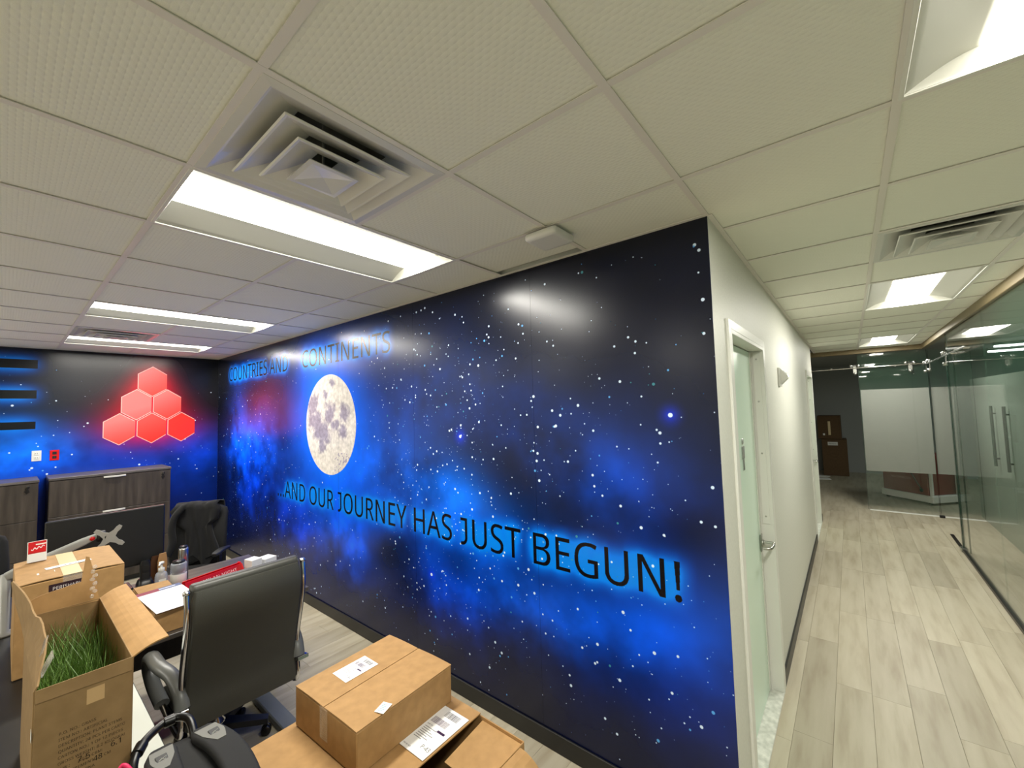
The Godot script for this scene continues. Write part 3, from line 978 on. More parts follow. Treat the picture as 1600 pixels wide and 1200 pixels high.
	var blobs2 := [
		[-0.1, 1.65, 0.6, 0.35, Color(0.0, 0.30, 0.50), 0.8],
		[0.35, 1.55, 0.3, 0.2, Color(0.0, 0.12, 0.25), 0.9],
		[1.75, 1.45, 0.25, 0.3, Color(0.0, 0.08, 0.30), 0.9],
		[1.24, 2.40, 0.24, 0.30, Color(0.70, 0.03, 0.06), 0.1],
		[1.24, 2.08, 0.38, 0.30, Color(0.70, 0.02, 0.06), 0.1],
		[1.24, 1.76, 0.58, 0.26, Color(0.74, -0.08, -0.16), 0.2],
	]
	var im := backdrop(s0, s1, w, h, base2, blobs2, mask, 63, 2.2, 0.9)
	starfield(im, s0, s1, 150, [[1.8, 1.5, 0.5, 0.5], [0.6, 1.9, 0.5, 0.3], [1.2, 1.5, 0.4, 0.4]], 0.003, 0.012, [])
	bars_.call(im, Color(0.035, 0.045, 0.06))
	var tones := [[1.243, 2.398, 0.55], [1.087, 2.092, 0.9], [1.40, 2.092, 0.5], [0.928, 1.782, 0.6], [1.243, 1.782, 0.2], [1.557, 1.782, 0.0]]
	for t in tones: hexagon(im, (t[0] - s0) * ppm, h * (1.0 - t[1] / CE), 0.150 * ppm, 0.203 * ppm, t[2])
	var gl := gloss(im)
	var left := find_child("wall_left", false, false)
	strip_panel(left, gl, Vector3(XB, 0, 0.8), Vector3(XB, 0, -0.594), Vector3(1, 0, 0), 0.0, (0.594 - s0) / (s1 - s0))
	strip_panel(left, gl, Vector3(XB, 0, -0.594), Vector3(XB, 0, -1.987), Vector3(1, 0, 0), (0.594 - s0) / (s1 - s0), 1.0)

# one cell of the red honeycomb: pale outline, lighter sheen across it
func hexagon(im: Image, cx: float, cy: float, hw: float, hh: float, sheen: float):
	var pts := [Vector2(0, -hh), Vector2(hw, -hh * 0.49), Vector2(hw, hh * 0.49), Vector2(0, hh), Vector2(-hw, hh * 0.49), Vector2(-hw, -hh * 0.49)]
	var c := Vector2(cx, cy)
	for yy in range(int(cy - hh) - 1, int(cy + hh) + 2):
		for xx in range(int(cx - hw) - 1, int(cx + hw) + 2):
			if xx < 0 or yy < 0 or xx >= im.get_width() or yy >= im.get_height(): continue
			var p := Vector2(xx, yy) - c
			var d := 1e9
			var side := 0
			for k in 6:
				var a: Vector2 = pts[k]
				var b: Vector2 = pts[(k + 1) % 6]
				var t := (b - a).cross(p - a) / (b - a).length()
				if t < d:
					d = t; side = k
			if d < 0.0: continue
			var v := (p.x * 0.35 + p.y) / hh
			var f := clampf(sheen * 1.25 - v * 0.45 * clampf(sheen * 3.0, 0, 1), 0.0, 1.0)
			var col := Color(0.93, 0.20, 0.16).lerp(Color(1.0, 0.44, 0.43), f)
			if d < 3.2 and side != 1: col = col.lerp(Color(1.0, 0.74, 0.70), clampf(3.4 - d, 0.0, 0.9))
			im.set_pixel(xx, yy, col)

# ---------------------------------------------------------------- fittings on the walls
func outlet(y: float, z: float, m: Material, face: Material, label: String):
	var t := thing("wall_outlet", label, "outlet", Vector3(XB, y, z), 0.0, "")
	var st := mb()
	box(st, Vector3(0.003, 0, 0), Vector3(0.006, 0.118, 0.074), 0.002)
	obj("cover_plate", st, m, t)
	for s in [-1.0, 1.0]:
		var k := mb()
		box(k, Vector3(0.0075, s * 0.024, 0), Vector3(0.004, 0.032, 0.034), 0.002)
		var so := obj("socket", k, face, t)
		var sl := mb()
		for q in [-1.0, 1.0]: box(sl, Vector3(0.0097, s * 0.024 + 0.003, q * 0.007), Vector3(0.001, 0.010, 0.003))
		obj("slot", sl, M.void, so)

func wall_fittings():
	outlet(1.517, -0.245, M.white_plastic, M.white_plastic, "white wall outlet on the blue mural, left of the red one")
	outlet(1.512, -0.383, M.red_plastic, M.dark_plastic, "red wall outlet with dark sockets on the blue mural")
	# alarm strobe on the corridor wall
	var t := thing("alarm_strobe", "white wedge shaped alarm strobe high on the white corridor wall", "alarm", Vector3(XW, 2.10, -4.1))
	var st := mb()
	box(st, Vector3(0.009, 0, 0), Vector3(0.018, 0.155, 0.115), 0.004)
	obj("base_plate", st, M.white_plastic, t)
	st = mb()
	var poly := PackedVector2Array([Vector2(0.018, 0.07), Vector2(0.066, 0.012), Vector2(0.07, 0.0), Vector2(0.066, -0.014), Vector2(0.018, -0.065)])
	prism(st, poly, -0.045, 0.045)
	obj("horn_cover", st, M.white_plastic, t)
	st = mb()
	box(st, Vector3(0.047, 0.038, 0.0), Vector3(0.008, 0.035, 0.05), 0.003, Basis(Vector3.BACK, 0.69))
	obj("lamp_lens", st, M.clear_plastic, t)
	# restroom figure on the near door
	var leaf := find_child("door_1", false, false).get_node("leaf")
	var sg := mb()
	var zc := -2.805 + 2.78
	box(sg, Vector3(-0.063, 1.60, zc), Vector3(0.006, 0.075, 0.048), 0.002)
	box(sg, Vector3(-0.063, 1.53, zc - 0.012), Vector3(0.006, 0.075, 0.016), 0.002)
	box(sg, Vector3(-0.063, 1.53, zc + 0.012), Vector3(0.006, 0.075, 0.016), 0.002)
	for s in [-1.0, 1.0]: box(sg, Vector3(-0.063, 1.598, zc + s * 0.031), Vector3(0.006, 0.075, 0.011), 0.002)
	lathe(sg, [[0.0005, 0], [0.018, 0], [0.018, 0.006], [0.0005, 0.006]], 18, Vector3(-0.066, 1.664, zc), Basis(Vector3.FORWARD, PI / 2))
	var so := obj("sign_figure", sg, M.chrome, leaf)
	so.set_meta("label", "chrome restroom figure on the door")

# ---------------------------------------------------------------- glass
func pane(parent: Node, a: Vector3, b: Vector3, edge0 := true, edge1 := true):
	var p := obj("pane", boxed(a, b), M.clear_glass, parent)
	var st := mb()
	var along_x := absf(b.x - a.x) > absf(b.z - a.z)
	for e in [[edge0, 0], [edge1, 1]]:
		if not e[0]: continue
		var c := (a + b) * 0.5
		var s := (b - a).abs()
		if along_x:
			c.x = (a.x - 0.002) if e[1] == 0 else (b.x + 0.002); s.x = 0.003
		else:
			c.z = (a.z - 0.002) if e[1] == 0 else (b.z + 0.002); s.z = 0.003
		box(st, c, s)
	if edge0 or edge1: obj("glass_edge", st, M.glass_edge, p)

func window_node(called: String) -> Node3D:
	var n := Node3D.new(); n.name = called; add_child(n)
	n.set_meta("kind", "structure")
	return n

func roller(parent: Node, at: Vector3, along: Vector3):
	# two wheels on the tube, a strap down to a clamp on the glass
	var side := along.cross(Vector3.UP)
	var st := mb()
	for s in [-1.0, 1.0]:
		var b := Basis(along, side, along.cross(side))
		st = mb()
		lathe(st, [[0.0005, -0.012], [0.026, -0.012], [0.026, -0.006], [0.020, 0.0], [0.026, 0.006], [0.026, 0.012], [0.0005, 0.012]], 16, at + along * s * 0.05 + Vector3(0, 0.036, 0), b)
		obj("roller", st, M.chrome, parent)
	st = mb()
	var b2 := Basis(along, Vector3.UP, along.cross(Vector3.UP))
	box(st, at + Vector3(0, -0.03, 0) - side * 0.02, Vector3(0.05, 0.15, 0.008), 0.002, b2)
	box(st, at + Vector3(0, 0.036, 0) - side * 0.02, Vector3(0.14, 0.025, 0.008), 0.002, b2)
	lathe(st, [[0.0005, -0.02], [0.022, -0.02], [0.022, 0.02], [0.0005, 0.02]], 16, at + Vector3(0, -0.1, 0) - side * 0.01, Basis(along, side, along.cross(side)))
	obj("hanger", st, M.steel, parent)

func glass_partitions():
	var w := window_node("window_1")
	pane(w, Vector3(0.145, 0.012, ZE - 0.006), Vector3(1.0, 2.66, ZE + 0.006))
	pane(w, Vector3(1.02, 0.012, ZE - 0.046), Vector3(1.485, 2.66, ZE - 0.034))
	for r in [[0.155, 0.997, 0.0], [1.024, 1.27, -0.04]]:
		obj("frosted_film", boxed(Vector3(r[0], 0.66, ZE - 0.0095 + r[2]), Vector3(r[1], 2.045, ZE - 0.0065 + r[2])), M.frosted_film, w)
	obj("threshold", boxed(Vector3(0.16, 0.0, ZE - 0.03), Vector3(1.485, 0.006, ZE + 0.045), 0.002), M.fitting_white, w)
	obj("floor_guide", boxed(Vector3(0.985, 0.0, ZE + 0.05), Vector3(1.045, 0.035, ZE + 0.11), 0.004), M.black_plastic, w)
	w = window_node("window_2")
	var zs := [-7.45, -5.62, -3.78, -1.94, -0.1, 1.74, 3.2, 4.49]
	for i in zs.size() - 1:
		pane(w, Vector3(XG - 0.006, 0.03, zs[i] + 0.003), Vector3(XG + 0.006, 2.672, zs[i + 1] - 0.003), i == 0, false)
	obj("channel", boxed(Vector3(XG - 0.018, 0.0, -8.24), Vector3(XG + 0.018, 0.012, -7.47), 0.002), M.dark_channel, w)
	obj("channel", boxed(Vector3(XG - 0.02, 0.0, -7.44), Vector3(XG + 0.02, 0.034, 4.49), 0.003), M.dark_channel, w)
	obj("edge_seal", boxed(Vector3(XG - 0.009, 0.035, -7.50), Vector3(XG + 0.009, 2.46, -7.435), 0.002), M.edge_seal, w)
	obj("edge_seal", boxed(Vector3(XG + 0.02, 0.035, -7.27), Vector3(XG + 0.032, 2.46, -7.245), 0.002), M.edge_seal, w)
	obj("patch_fitting", boxed(Vector3(XG - 0.03, 0.0, -7.52), Vector3(XG + 0.03, 0.045, -7.41), 0.004), M.steel, w)
	w = window_node("window_3")
	obj("frosted_pane", boxed(Vector3(1.494, 0.0, -9.7), Vector3(1.506, 2.15, 4.49)), M.frosted_green, w)
	for z in [-8.35, -7.75]:
		var st := mb()
		tube(st, [Vector3(1.455, 0.95, z), Vector3(1.455, 1.75, z)], 0.016, 10)
		for y in [1.05, 1.65]: tube(st, [Vector3(1.455, y, z), Vector3(1.494, y, z)], 0.01, 8)
		obj("pull_handle", st, M.dark_channel, w)
	# tube rails with rollers
	var t := thing("sliding_door_rail", "steel tube rail with rollers across the end glass under the tan header", "rail", Vector3(0.2, 2.43, ZE + 0.06))
	var st := mb()
	tube(st, [Vector3(-0.95, -0.012, 0), Vector3(0.75, 0.008, 0)], 0.0095, 12)
	obj("tube", st, M.chrome, t)
	for x in [-0.1, 0.60]: roller(t, Vector3(x, 0, 0), Vector3.RIGHT)
	for x in [-0.42, 0.42]:
		st = mb()
		tube(st, [Vector3(x, 0, 0), Vector3(x, 0, -0.054)], 0.018, 10)
		obj("standoff", st, M.chrome, t)
	t = thing("sliding_door_rail", "steel tube rail with rollers along the right glass wall, running towards the camera", "rail", Vector3(XG - 0.055, 2.39, -7.6))
	st = mb()
	tube(st, [Vector3(0, 0, -1.66), Vector3(0, 0, 1.55)], 0.0095, 12)
	obj("tube", st, M.chrome, t)
	for z in [-1.35, -0.95, 0.35]: roller(t, Vector3(0, 0, z), Vector3.BACK)
	for z in [0.8, 1.45]:
		st = mb()
		tube(st, [Vector3(0, 0, z), Vector3(0.05, 0, z)], 0.018, 10)
		obj("standoff", st, M.chrome, t)

func far_room():
	# linear lamps beyond the frosted partition
	for k in 2:
		var at: Vector3 = [Vector3(2.62, 2.70, -10.2), Vector3(2.75, 2.70, -11.35)][k]
		var t := thing("linear_lamp", ["nearer slim white strip lamp beyond the frosted glass at right", "farther slim white strip lamp beyond the frosted glass at right"][k], "light", at, 0.0, "strip lamps in the side room")
		obj("body", boxed(Vector3(-0.75, 0.0, -0.04), Vector3(0.75, 0.05, 0.04), 0.004), M.grey_alloy, t)
		obj("diffuser", boxed(Vector3(-0.74, -0.03, -0.035), Vector3(0.74, 0.0, 0.035), 0.006), M.led_glow, t)
		var a := AreaLight3D.new(); a.name = "lamp_light"
		a.area_size = Vector2(1.4, 0.06); a.light_energy = 0.30; a.light_color = Color(0.92, 1, 0.96); a.shadow_enabled = true
		t.add_child(a); a.position = Vector3(0, -0.034, 0); a.rotation = Vector3(-PI / 2, 0, 0)
	# cartons by the far wall
	var t := carton("carton", "tall dark brown carton with a white label, lower of the two beyond the end glass", Vector3(-0.37, 0, -13.35), Vector3(0.50, 0.90, 0.5), 0.03, M.cardboard_old, 0.5)
	var im := canvas(64, 32, Color(0.85, 0.85, 0.82))
	ink(im, "FRAGILE", 6, 20, 9, Color(0.4, 0.4, 0.4))
	printed("label", 0.20, 0.085, 0.001, print_mat(im), t, facing(Vector3(-0.03, 0.79, 0.2525), Vector3.BACK))
	t = carton("carton", "smaller brown carton standing on the tall one beyond the end glass", Vector3(-0.44, 0.904, -13.35), Vector3(0.46, 0.58, 0.45), -0.02, M.cardboard_old, 0.5)
	obj("tape_strip", boxed(Vector3(-0.02, 0.1, 0.226), Vector3(0.03, 0.44, 0.228)), M.pale_tape, t)
	obj("sticker", boxed(Vector3(-0.13, 0.09, 0.226), Vector3(-0.09, 0.14, 0.228)), M.paper, t)
	for k in 2:
		var p := boxed(Vector3(-0.16, 0, -0.10), Vector3(0.16, 0.012, 0.10), 0.002)
		var o := obj("paper_sheet", p, M.paper, null, [Vector3(-0.62, 0.0, -12.45), Vector3(-0.66, 0.0, -12.85)][k])
		o.rotation.y = [0.2, -0.3][k]
		tag(o, ["white board lying on the dark floor before the far cartons, nearer one", "white board lying on the dark floor close to the far cartons"][k], "board", "white boards on the far floor")
	# red machine on a white base behind the glass
	var turn := atan2(0.585, 0.635)
	t = thing("machine_cabinet", "red cabinet on a white wheeled base behind the end glass under the frosted film", "machine", Vector3(0.40 + 0.43 * 0.735 + 0.3 * 0.678 - 0.2, 0, -10.80 + 0.43 * 0.678 - 0.3 * 0.735 + 0.16), -0.0)
	t.rotation.y = -turn
	t.position = Vector3(0.71, 0, -10.52) + Basis(Vector3.UP, -turn) * Vector3(0, 0, -0.3)
	obj("base_tray", boxed(Vector3(-0.44, 0.04, -0.32), Vector3(0.44, 0.16, 0.32), 0.01), M.white_plastic, t)
	obj("cabinet_body", boxed(Vector3(-0.41, 0.16, -0.29), Vector3(0.36, 0.86, 0.295), 0.006), M.red_paint, t)
	obj("corner_post", boxed(Vector3(0.375, 0.16, 0.255), Vector3(0.415, 0.9, 0.295), 0.004), M.white_plastic, t)
	obj("corner_post", boxed(Vector3(0.375, 0.16, -0.29), Vector3(0.415, 0.9, -0.25), 0.004), M.white_plastic, t)
	var st := mb()
	tube(st, [Vector3(0.02, 0.66, 0.298), Vector3(0.25, 0.26, 0.298)], 0.009, 8)
	lathe(st, [[0.0005, 0], [0.03, 0], [0.03, 0.012], [0.0005, 0.014]], 14, Vector3(0.25, 0.24, 0.295), Basis(Vector3.RIGHT, PI / 2))
	obj("latch_rod", st, M.dark_channel, t)
	for s in [-1.0, 1.0]:
		for q in [-1.0, 1.0]:
			st = mb()
			lathe(st, [[0.0005, -0.015], [0.035, -0.015], [0.04, 0], [0.035, 0.015], [0.0005, 0.015]], 14, Vector3(s * 0.36, 0.04, q * 0.26), Basis(Vector3.RIGHT, PI / 2))
			obj("wheel", st, M.black_plastic, t)
	im = canvas(256, 48, Color(0.50, 0.12, 0.11))
	ink(im, "NG CONNECTITE", 4, 36, 26, Color(0.75, 0.55, 0.5), 246)
	printed("lettering", 0.36, 0.07, 0.001, print_mat(im), t, facing(Vector3(-0.08, 0.42, 0.2965), Vector3.BACK))

# ---------------------------------------------------------------- cartons
# closed box: body, two top flaps that meet along z, tape over the seam
func carton(called: String, label: String, at: Vector3, s: Vector3, turn: float, m: Material, gape := 1.0, group := "") -> Node3D:
	var t := thing(called, label, "box", at, turn, group)
	var st := mb()
	box(st, Vector3(0, (s.y - 0.005) / 2, 0), Vector3(s.x, s.y - 0.005, s.z), 0.004)
	obj("body", st, m, t)
	for q in [-1.0, 1.0]:
		var f := mb()
		# flap with a slight bow
		var rows := []
		for k in 7:
			var u := k / 6.0
			var y := s.y - 0.004 + 0.004 * gape * sin(u * PI) + 0.002 * gape * u
			var x: float = q * lerpf(s.x / 2 - 0.001, 0.0018 + 0.0006 * gape, u)
			rows.append([Vector3(x, y, -s.z / 2), Vector3(x, y + 0.0035, -s.z / 2), Vector3(x, y + 0.0035, s.z / 2), Vector3(x, y, s.z / 2)])
		loft(f, rows, true, true, false)
		obj("flap", f, m, t)
	return t

func crease(t: Node, a: Vector3, b: Vector3, w: float, m: Material):
	pass

func wall_board(st: SurfaceTool, a: Vector3, b: Vector3, h: float, th := 0.005):
	var c := (a + b) * 0.5 + Vector3(0, h / 2, 0)
	var d := (b - a)
	var bs := Basis(d.normalized(), Vector3.UP, d.normalized().cross(Vector3.UP))
	box(st, c, Vector3(d.length(), h, th), 0.001, bs)

# a slab of board from a hinge line, its free edge given by two points
func flap(st: SurfaceTool, a: Vector3, b: Vector3, c: Vector3, d: Vector3, th := 0.004, bow := 0.0):
	var n := (b - a).cross(d - a).normalized() * th
	var rows := []
	for k in 7:
		var u := k / 6.0
		var lift := n.normalized() * bow * sin(u * PI)
		var p := a.lerp(d, u) + lift
		var q := b.lerp(c, u) + lift
		rows.append([p, q, q + n, p + n])
	loft(st, rows, true, true, false)

func shipping_label(w: int, h: int, sd: int) -> Image:
	var im := canvas(w, h, Color(0.95, 0.95, 0.94))
	var k := Color(0.2, 0.2, 0.22)
	bars(im, int(w * 0.30), int(h * 0.06), int(w * 0.50), int(h * 0.13), Color(0.25, 0.23, 0.25))
	bars(im, int(w * 0.12), int(h * 0.26), int(w * 0.58), int(h * 0.13), Color(0.28, 0.2, 0.32))
	ink(im, "SHIP TO", w * 0.12, h * 0.46, h * 0.025, k)
	for i in 7:
		im.fill_rect(Rect2i(int(w * 0.14), int(h * (0.50 + 0.04 * i)), int(w * (0.30 + 0.05 * ((i * 7 + sd) % 5))), maxi(1, int(h * 0.012))), Color(0.45, 0.45, 0.46))
	im.fill_rect(Rect2i(int(w * 0.58), int(h * 0.46), int(w * 0.28), int(h * 0.045)), Color(0.22, 0.14, 0.28))
	ink(im, "P-%d" % (40 + sd), w * 0.60, h * 0.86, h * 0.07, k)
	ink(im, "TRK 8%d 402" % sd, w * 0.10, h * 0.95, h * 0.025, k)
	return im

func cartons():
	# --- stack at the mural, lower right
	var a := Vector3(-1.83, 0, -0.60)
	var b := Vector3(-1.03, 0, -1.275)
	var t := thing("open_carton", "large open carton on the floor at bottom right, under the taped carton", "box", Vector3((a.x + b.x) / 2, 0, (a.z + b.z) / 2))
	var o := t.position
	var h := 0.645
	var st := mb()
	wall_board(st, Vector3(a.x, 0, a.z) - o, Vector3(b.x, 0, a.z) - o, h)
	wall_board(st, Vector3(a.x, 0, b.z) - o, Vector3(b.x, 0, b.z) - o, h)
	wall_board(st, Vector3(a.x, 0, a.z) - o, Vector3(a.x, 0, b.z) - o, h)
	wall_board(st, Vector3(b.x, 0, a.z) - o, Vector3(b.x, 0, b.z) - o, h)
	box(st, Vector3(0, 0.003, 0), Vector3(0.79, 0.005, 0.665))
	obj("body", st, M.cardboard, t)
	st = mb()
	flap(st, Vector3(a.x, h, b.z) - o, Vector3(a.x, h, a.z) - o, Vector3(-1.245, h + 0.002, a.z) - o, Vector3(-1.255, h + 0.004, b.z) - o, 0.0045)
	obj("flap", st, M.cardboard, t)
	st = mb()
	flap(st, Vector3(-1.24, h - 0.012, b.z + 0.004) - o, Vector3(b.x - 0.005, h - 0.012, b.z + 0.004) - o, Vector3(b.x - 0.012, h - 0.035, b.z + 0.215) - o, Vector3(-1.235, h - 0.035, b.z + 0.215) - o, 0.0045)
	obj("flap", st, M.cardboard, t)
	st = mb()
	var rows := []
	for k in 9:
		var u := k / 8.0
		var x := b.x + 0.005 + 0.17 * sin(u * 1.2)
		var y := h - 0.002 - 0.20 * (1.0 - cos(u * 1.35))
		rows.append([Vector3(x, y, b.z + 0.03) - o, Vector3(x + 0.004, y + 0.002, b.z + 0.03) - o, Vector3(x + 0.004, y + 0.002, a.z) - o, Vector3(x, y, a.z) - o])
	loft(st, rows, true, true, false)
	obj("flap", st, M.cardboard, t)
	var pm := print_mat(shipping_label(256, 430, 3), 0.3)
	printed("packing_slip", 0.143, 0.238, 0.0015, pm, t, lying(Vector3(-1.331, h + 0.0115, -1.095) - o, Vector3(-0.02, 0, -1)))
	# black mesh thing inside
	st = mb()
	rows = []
	for k in 13:
		var u := k / 12.0
		var x := -1.30 + 0.25 * u
		var r := []
		for j in 9:
			var z := -1.06 + 0.44 * j / 8.0
			r.append(Vector3(x, 0.50 + 0.03 * sin(u * 9.0 + j) + 0.012 * cos(u * 31.0), z))
		for j in range(8, -1, -1):
			r.append(Vector3(x, 0.05, -1.06 + 0.44 * j / 8.0))
		rows.append(r)
	loft(st, rows)
	tag(obj("mesh_cushion", st, M.black_mesh_cloth), "black ribbed mesh item packed inside the open carton at bottom right", "cushion")
	# taped carton on top of it
	t = carton("taped_carton", "closed brown carton with a shipping label, on top of the open carton at bottom right", Vector3(-1.605, h + 0.0085, -1.014), Vector3(0.428, 0.152, 0.456), 0.045, M.cardboard, 0.6)
	var inv := t.transform.affine_inverse()
	obj("tape_strip", boxed(Vector3(-0.026, 0.035, 0.228), Vector3(0.026, 0.150, 0.2288)), M.clear_tape, t)
	obj("tape_strip", boxed(Vector3(-0.026, 0.12, -0.2288), Vector3(0.026, 0.150, -0.228)), M.clear_tape, t)
	printed("shipping_label", 0.104, 0.152, 0.0006, print_mat(shipping_label(200, 300, 9), 0.5), t, inv * lying(Vector3(-1.707, h + 0.1645, -0.982), Vector3(-0.02, 0, -1)))
	var im := canvas(64, 96, Color(0.93, 0.93, 0.90))
	for i in 5: im.fill_rect(Rect2i(12, 18 + i * 14, 26 + (i * 11) % 17, 4), Color(0.35, 0.6, 0.65))
	printed("small_label", 0.040, 0.054, 0.0006, print_mat(im), t, inv * lying(Vector3(-1.406, h + 0.1645, -0.918), Vector3(-0.35, 0, -1)))

	# --- open carton with grass on the near desk
	t = thing("grass_carton", "tall narrow open carton full of artificial grass on the dark desk at lower left", "box", Vector3(-2.03, 0.731, -0.175))
	o = t.position
	h = 0.466
	var x0 := -2.36 - o.x
	var x1 := -1.70 - o.x
	var z0 := -0.262 - o.z
	var z1 := -0.070 - o.z
	st = mb()
	wall_board(st, Vector3(x0, 0, z0), Vector3(x1, 0, z0), h)
	wall_board(st, Vector3(x0, 0, z1), Vector3(x1, 0, z1), h)
	wall_board(st, Vector3(x0, 0, z0), Vector3(x0, 0, z1), h)
	wall_board(st, Vector3(x1, 0, z0), Vector3(x1, 0, z1), h)
	box(st, Vector3(0, 0.003, (z0 + z1) / 2), Vector3(x1 - x0, 0.005, z1 - z0))
	obj("body", st, M.cardboard_dull, t)
	st = mb()   # right flap, folded out level
	flap(st, Vector3(x1, h, z0), Vector3(x0, h, z0), Vector3(x0 - 0.02, h + 0.024, z0 - 0.078), Vector3(x1 + 0.002, h + 0.026, z0 - 0.083), 0.004, -0.006)
	obj("flap", st, M.cardboard, t)
	st = mb()   # left flap, standing up, twisted, its near corner torn
	var ridge := [0.012, 0.028, 0.062, 0.085, 0.092, 0.104, 0.110, 0.104, 0.108, 0.122, 0.130, 0.138, 0.142, 0.148, 0.152, 0.140, 0.10]
	var strip_ := []
	for k in ridge.size():
		var u := k / float(ridge.size() - 1)
		var p := Vector3(lerpf(x1, x0, u), h, lerpf(z1, z1 + 0.012, u))
		var lean := lerpf(-0.45, 0.18, clampf(u * 1.1, 0, 1))
		var up := Vector3(-0.25 * u, cos(lean), sin(lean)) * float(ridge[k])
		var bend := Vector3(0, 0, 0.004 * sin(u * 9.0))
		strip_.append([p + Vector3(0, 0, -0.002), p + up * 0.5 + bend + Vector3(0, 0, -0.002), p + up + Vector3(0, 0, -0.002), p + up + Vector3(0, 0, 0.002), p + up * 0.5 + bend + Vector3(0, 0, 0.002), p + Vector3(0, 0, 0.002)])
	loft(st, strip_, true, true, false)
	obj("flap", st, M.cardboard_dull, t)
	var xf := Transform3D()
	st = mb()   # far flap with a torn spike at its right
	xf = Transform3D(Basis(Vector3.FORWARD, Vector3(-sin(0.12), cos(0.12), 0), Vector3(cos(0.12), sin(0.12), 0)), Vector3(x0, h, (z0 + z1) / 2))
	prism(st, PackedVector2Array([Vector2(-0.096, 0), Vector2(0.094, -0.01), Vector2(0.083, 0.06), Vector2(0.078, 0.10), Vector2(0.064, 0.165), Vector2(0.054, 0.17), Vector2(0.048, 0.12), Vector2(0.042, 0.078), Vector2(-0.06, 0.064), Vector2(-0.096, 0.05)]), -0.002, 0.002, xf)
	obj("flap", st, M.cardboard, t)
	st = mb()   # stub of the near flap, bent down over the front
	flap(st, Vector3(x1 + 0.003, h + 0.001, z1), Vector3(x1 + 0.003, h + 0.001, z0), Vector3(x1 + 0.008, h - 0.035, z0 + 0.002), Vector3(x1 + 0.008, h - 0.03, z1 - 0.002), 0.003)
	obj("flap", st, M.cardboard_dull, t)
	for k in 8:
		var u := k / 7.0
		st = mb()
		box(st, Vector3(x0 + 0.02 - 0.006 * sin(k * 2.1), h + 0.02 + 0.11 * u, z0 + 0.022 + 0.004 * cos(k * 3.0)), Vector3(0.012, 0.014, 0.012), 0.003, Basis(Vector3(1, 0.4, 0.2).normalized(), k))
		obj("torn_tape", st, M.clear_tape, t)
	for k in 6:
		st = mb()
		box(st, Vector3(lerpf(x1 - 0.03, x0 + 0.15, k / 5.0), h + 0.05 + 0.012 * sin(k * 2.0), z1 + lerpf(-0.022, 0.006, k / 5.0)), Vector3(0.05, 0.05, 0.003), 0.001, Basis(Vector3.RIGHT, lerpf(-0.42, 0.1, k / 5.0)) * Basis(Vector3.BACK, k * 0.7))
		obj("torn_tape", st, M.clear_tape, t)
	obj("tape_patch", boxed(Vector3(x1 + 0.0028, h - 0.085, -0.028), Vector3(x1 + 0.0032, h - 0.045, 0.008)), M.packing_tape, t)
	obj("tape_patch", boxed(Vector3(x1 - 0.02, h - 0.125, z1 + 0.003), Vector3(x1 + 0.0034, h - 0.10, z1 + 0.0036)), M.paper, t)
	var g := Image.create(384, 400, false, Image.FORMAT_RGBA8)
	g.fill(Color(0.28, 0.21, 0.13, 0.0))
	var dk := Color(0.28, 0.21, 0.13, 0.85)
	var lines := ["P.O. NO.: GRASS", "ITEM NO.: ARTIFICIAL", "DESCRIPTION: PLANT STEMS", "QUANTITY: 24 PCS PER CARTON", "CARTON NO.: 1 OF 12 PIECES", "GROSS WEIGHT: 8.2 KILOGRAMS", "N.W.:      KGS   CBM:", "MEASUREMENT:       CM", "MADE IN CHINA"]
	for i in lines.size(): ink(g, lines[i], 8, 40 + i * 42, 20, dk)
	ink(g, "7.5", 110, 296, 40, Color(0.12, 0.09, 0.07, 0.9))
	ink(g, "6.1", 300, 292, 38, Color(0.12, 0.09, 0.07, 0.9))
	ink(g, "48", 200, 340, 36, Color(0.12, 0.09, 0.07, 0.9))
	var gm := print_mat(g, 0.75)
	gm.transparency = BaseMaterial3D.TRANSPARENCY_ALPHA
	printed("box_print", 0.135, 0.145, 0.0003, gm, t, facing(Vector3(x1 + 0.0032, h - 0.195, -0.005), Vector3.RIGHT))
	# grass
	st = mb()
	var r := RandomNumberGenerator.new(); r.seed = 5
	for k in 2200:
		var p := Vector3(r.randf_range(x0 + 0.01, x1 - 0.01), 0.17, r.randf_range(z0 + 0.01, z1 - 0.01)) + o
		var hh := r.randf_range(0.15, 0.33)
		var lean := Vector3(r.randf_range(-1, 1), 0, r.randf_range(-0.6, 0.6)) * hh * 0.45
		var side := Vector3(r.randf_range(-1, 1), 0, r.randf_range(-1, 1)).normalized() * r.randf_range(0.0011, 0.0022)
		var c := Color(0.03, 0.10, 0.012).lerp(Color(0.17, 0.33, 0.05), r.randf() * r.randf())
		var prev := p
		var pw := side
		for i in 4:
			var u := (i + 1) / 4.0
			var q := p + Vector3(0, hh * u * (1.0 - 0.18 * u), 0) + lean * u * u
			q.x = clampf(q.x, x0 + o.x + 0.006, x1 + o.x - 0.006); q.z = clampf(q.z, z0 + o.z + 0.006, z1 + o.z - 0.006)
			var nw := side * (1.0 - u * 0.85)
			st.set_color(c.lerp(Color(0.30, 0.45, 0.12), u * 0.25))
			quad(st, prev - pw, prev + pw, q + nw, q - nw, Vector3(0.3, 0.2, 0.3))
			prev = q; pw = nw
	tag(obj("artificial_grass", st, M.grass_blades), "green artificial grass blades standing in the tall open carton", "grass", "", "stuff")

	# --- taped carton behind it
	t = carton("perishable_carton", "brown carton with pale tape and a dark PERISHABLE label, behind the grass carton", Vector3(-3.262, 0.731, -0.238), Vector3(0.37, 0.418, 0.50), PI / 2, M.cardboard, 1.2)
	# its own x runs along -z of the room, its own z along x
	inv = t.transform.affine_inverse()
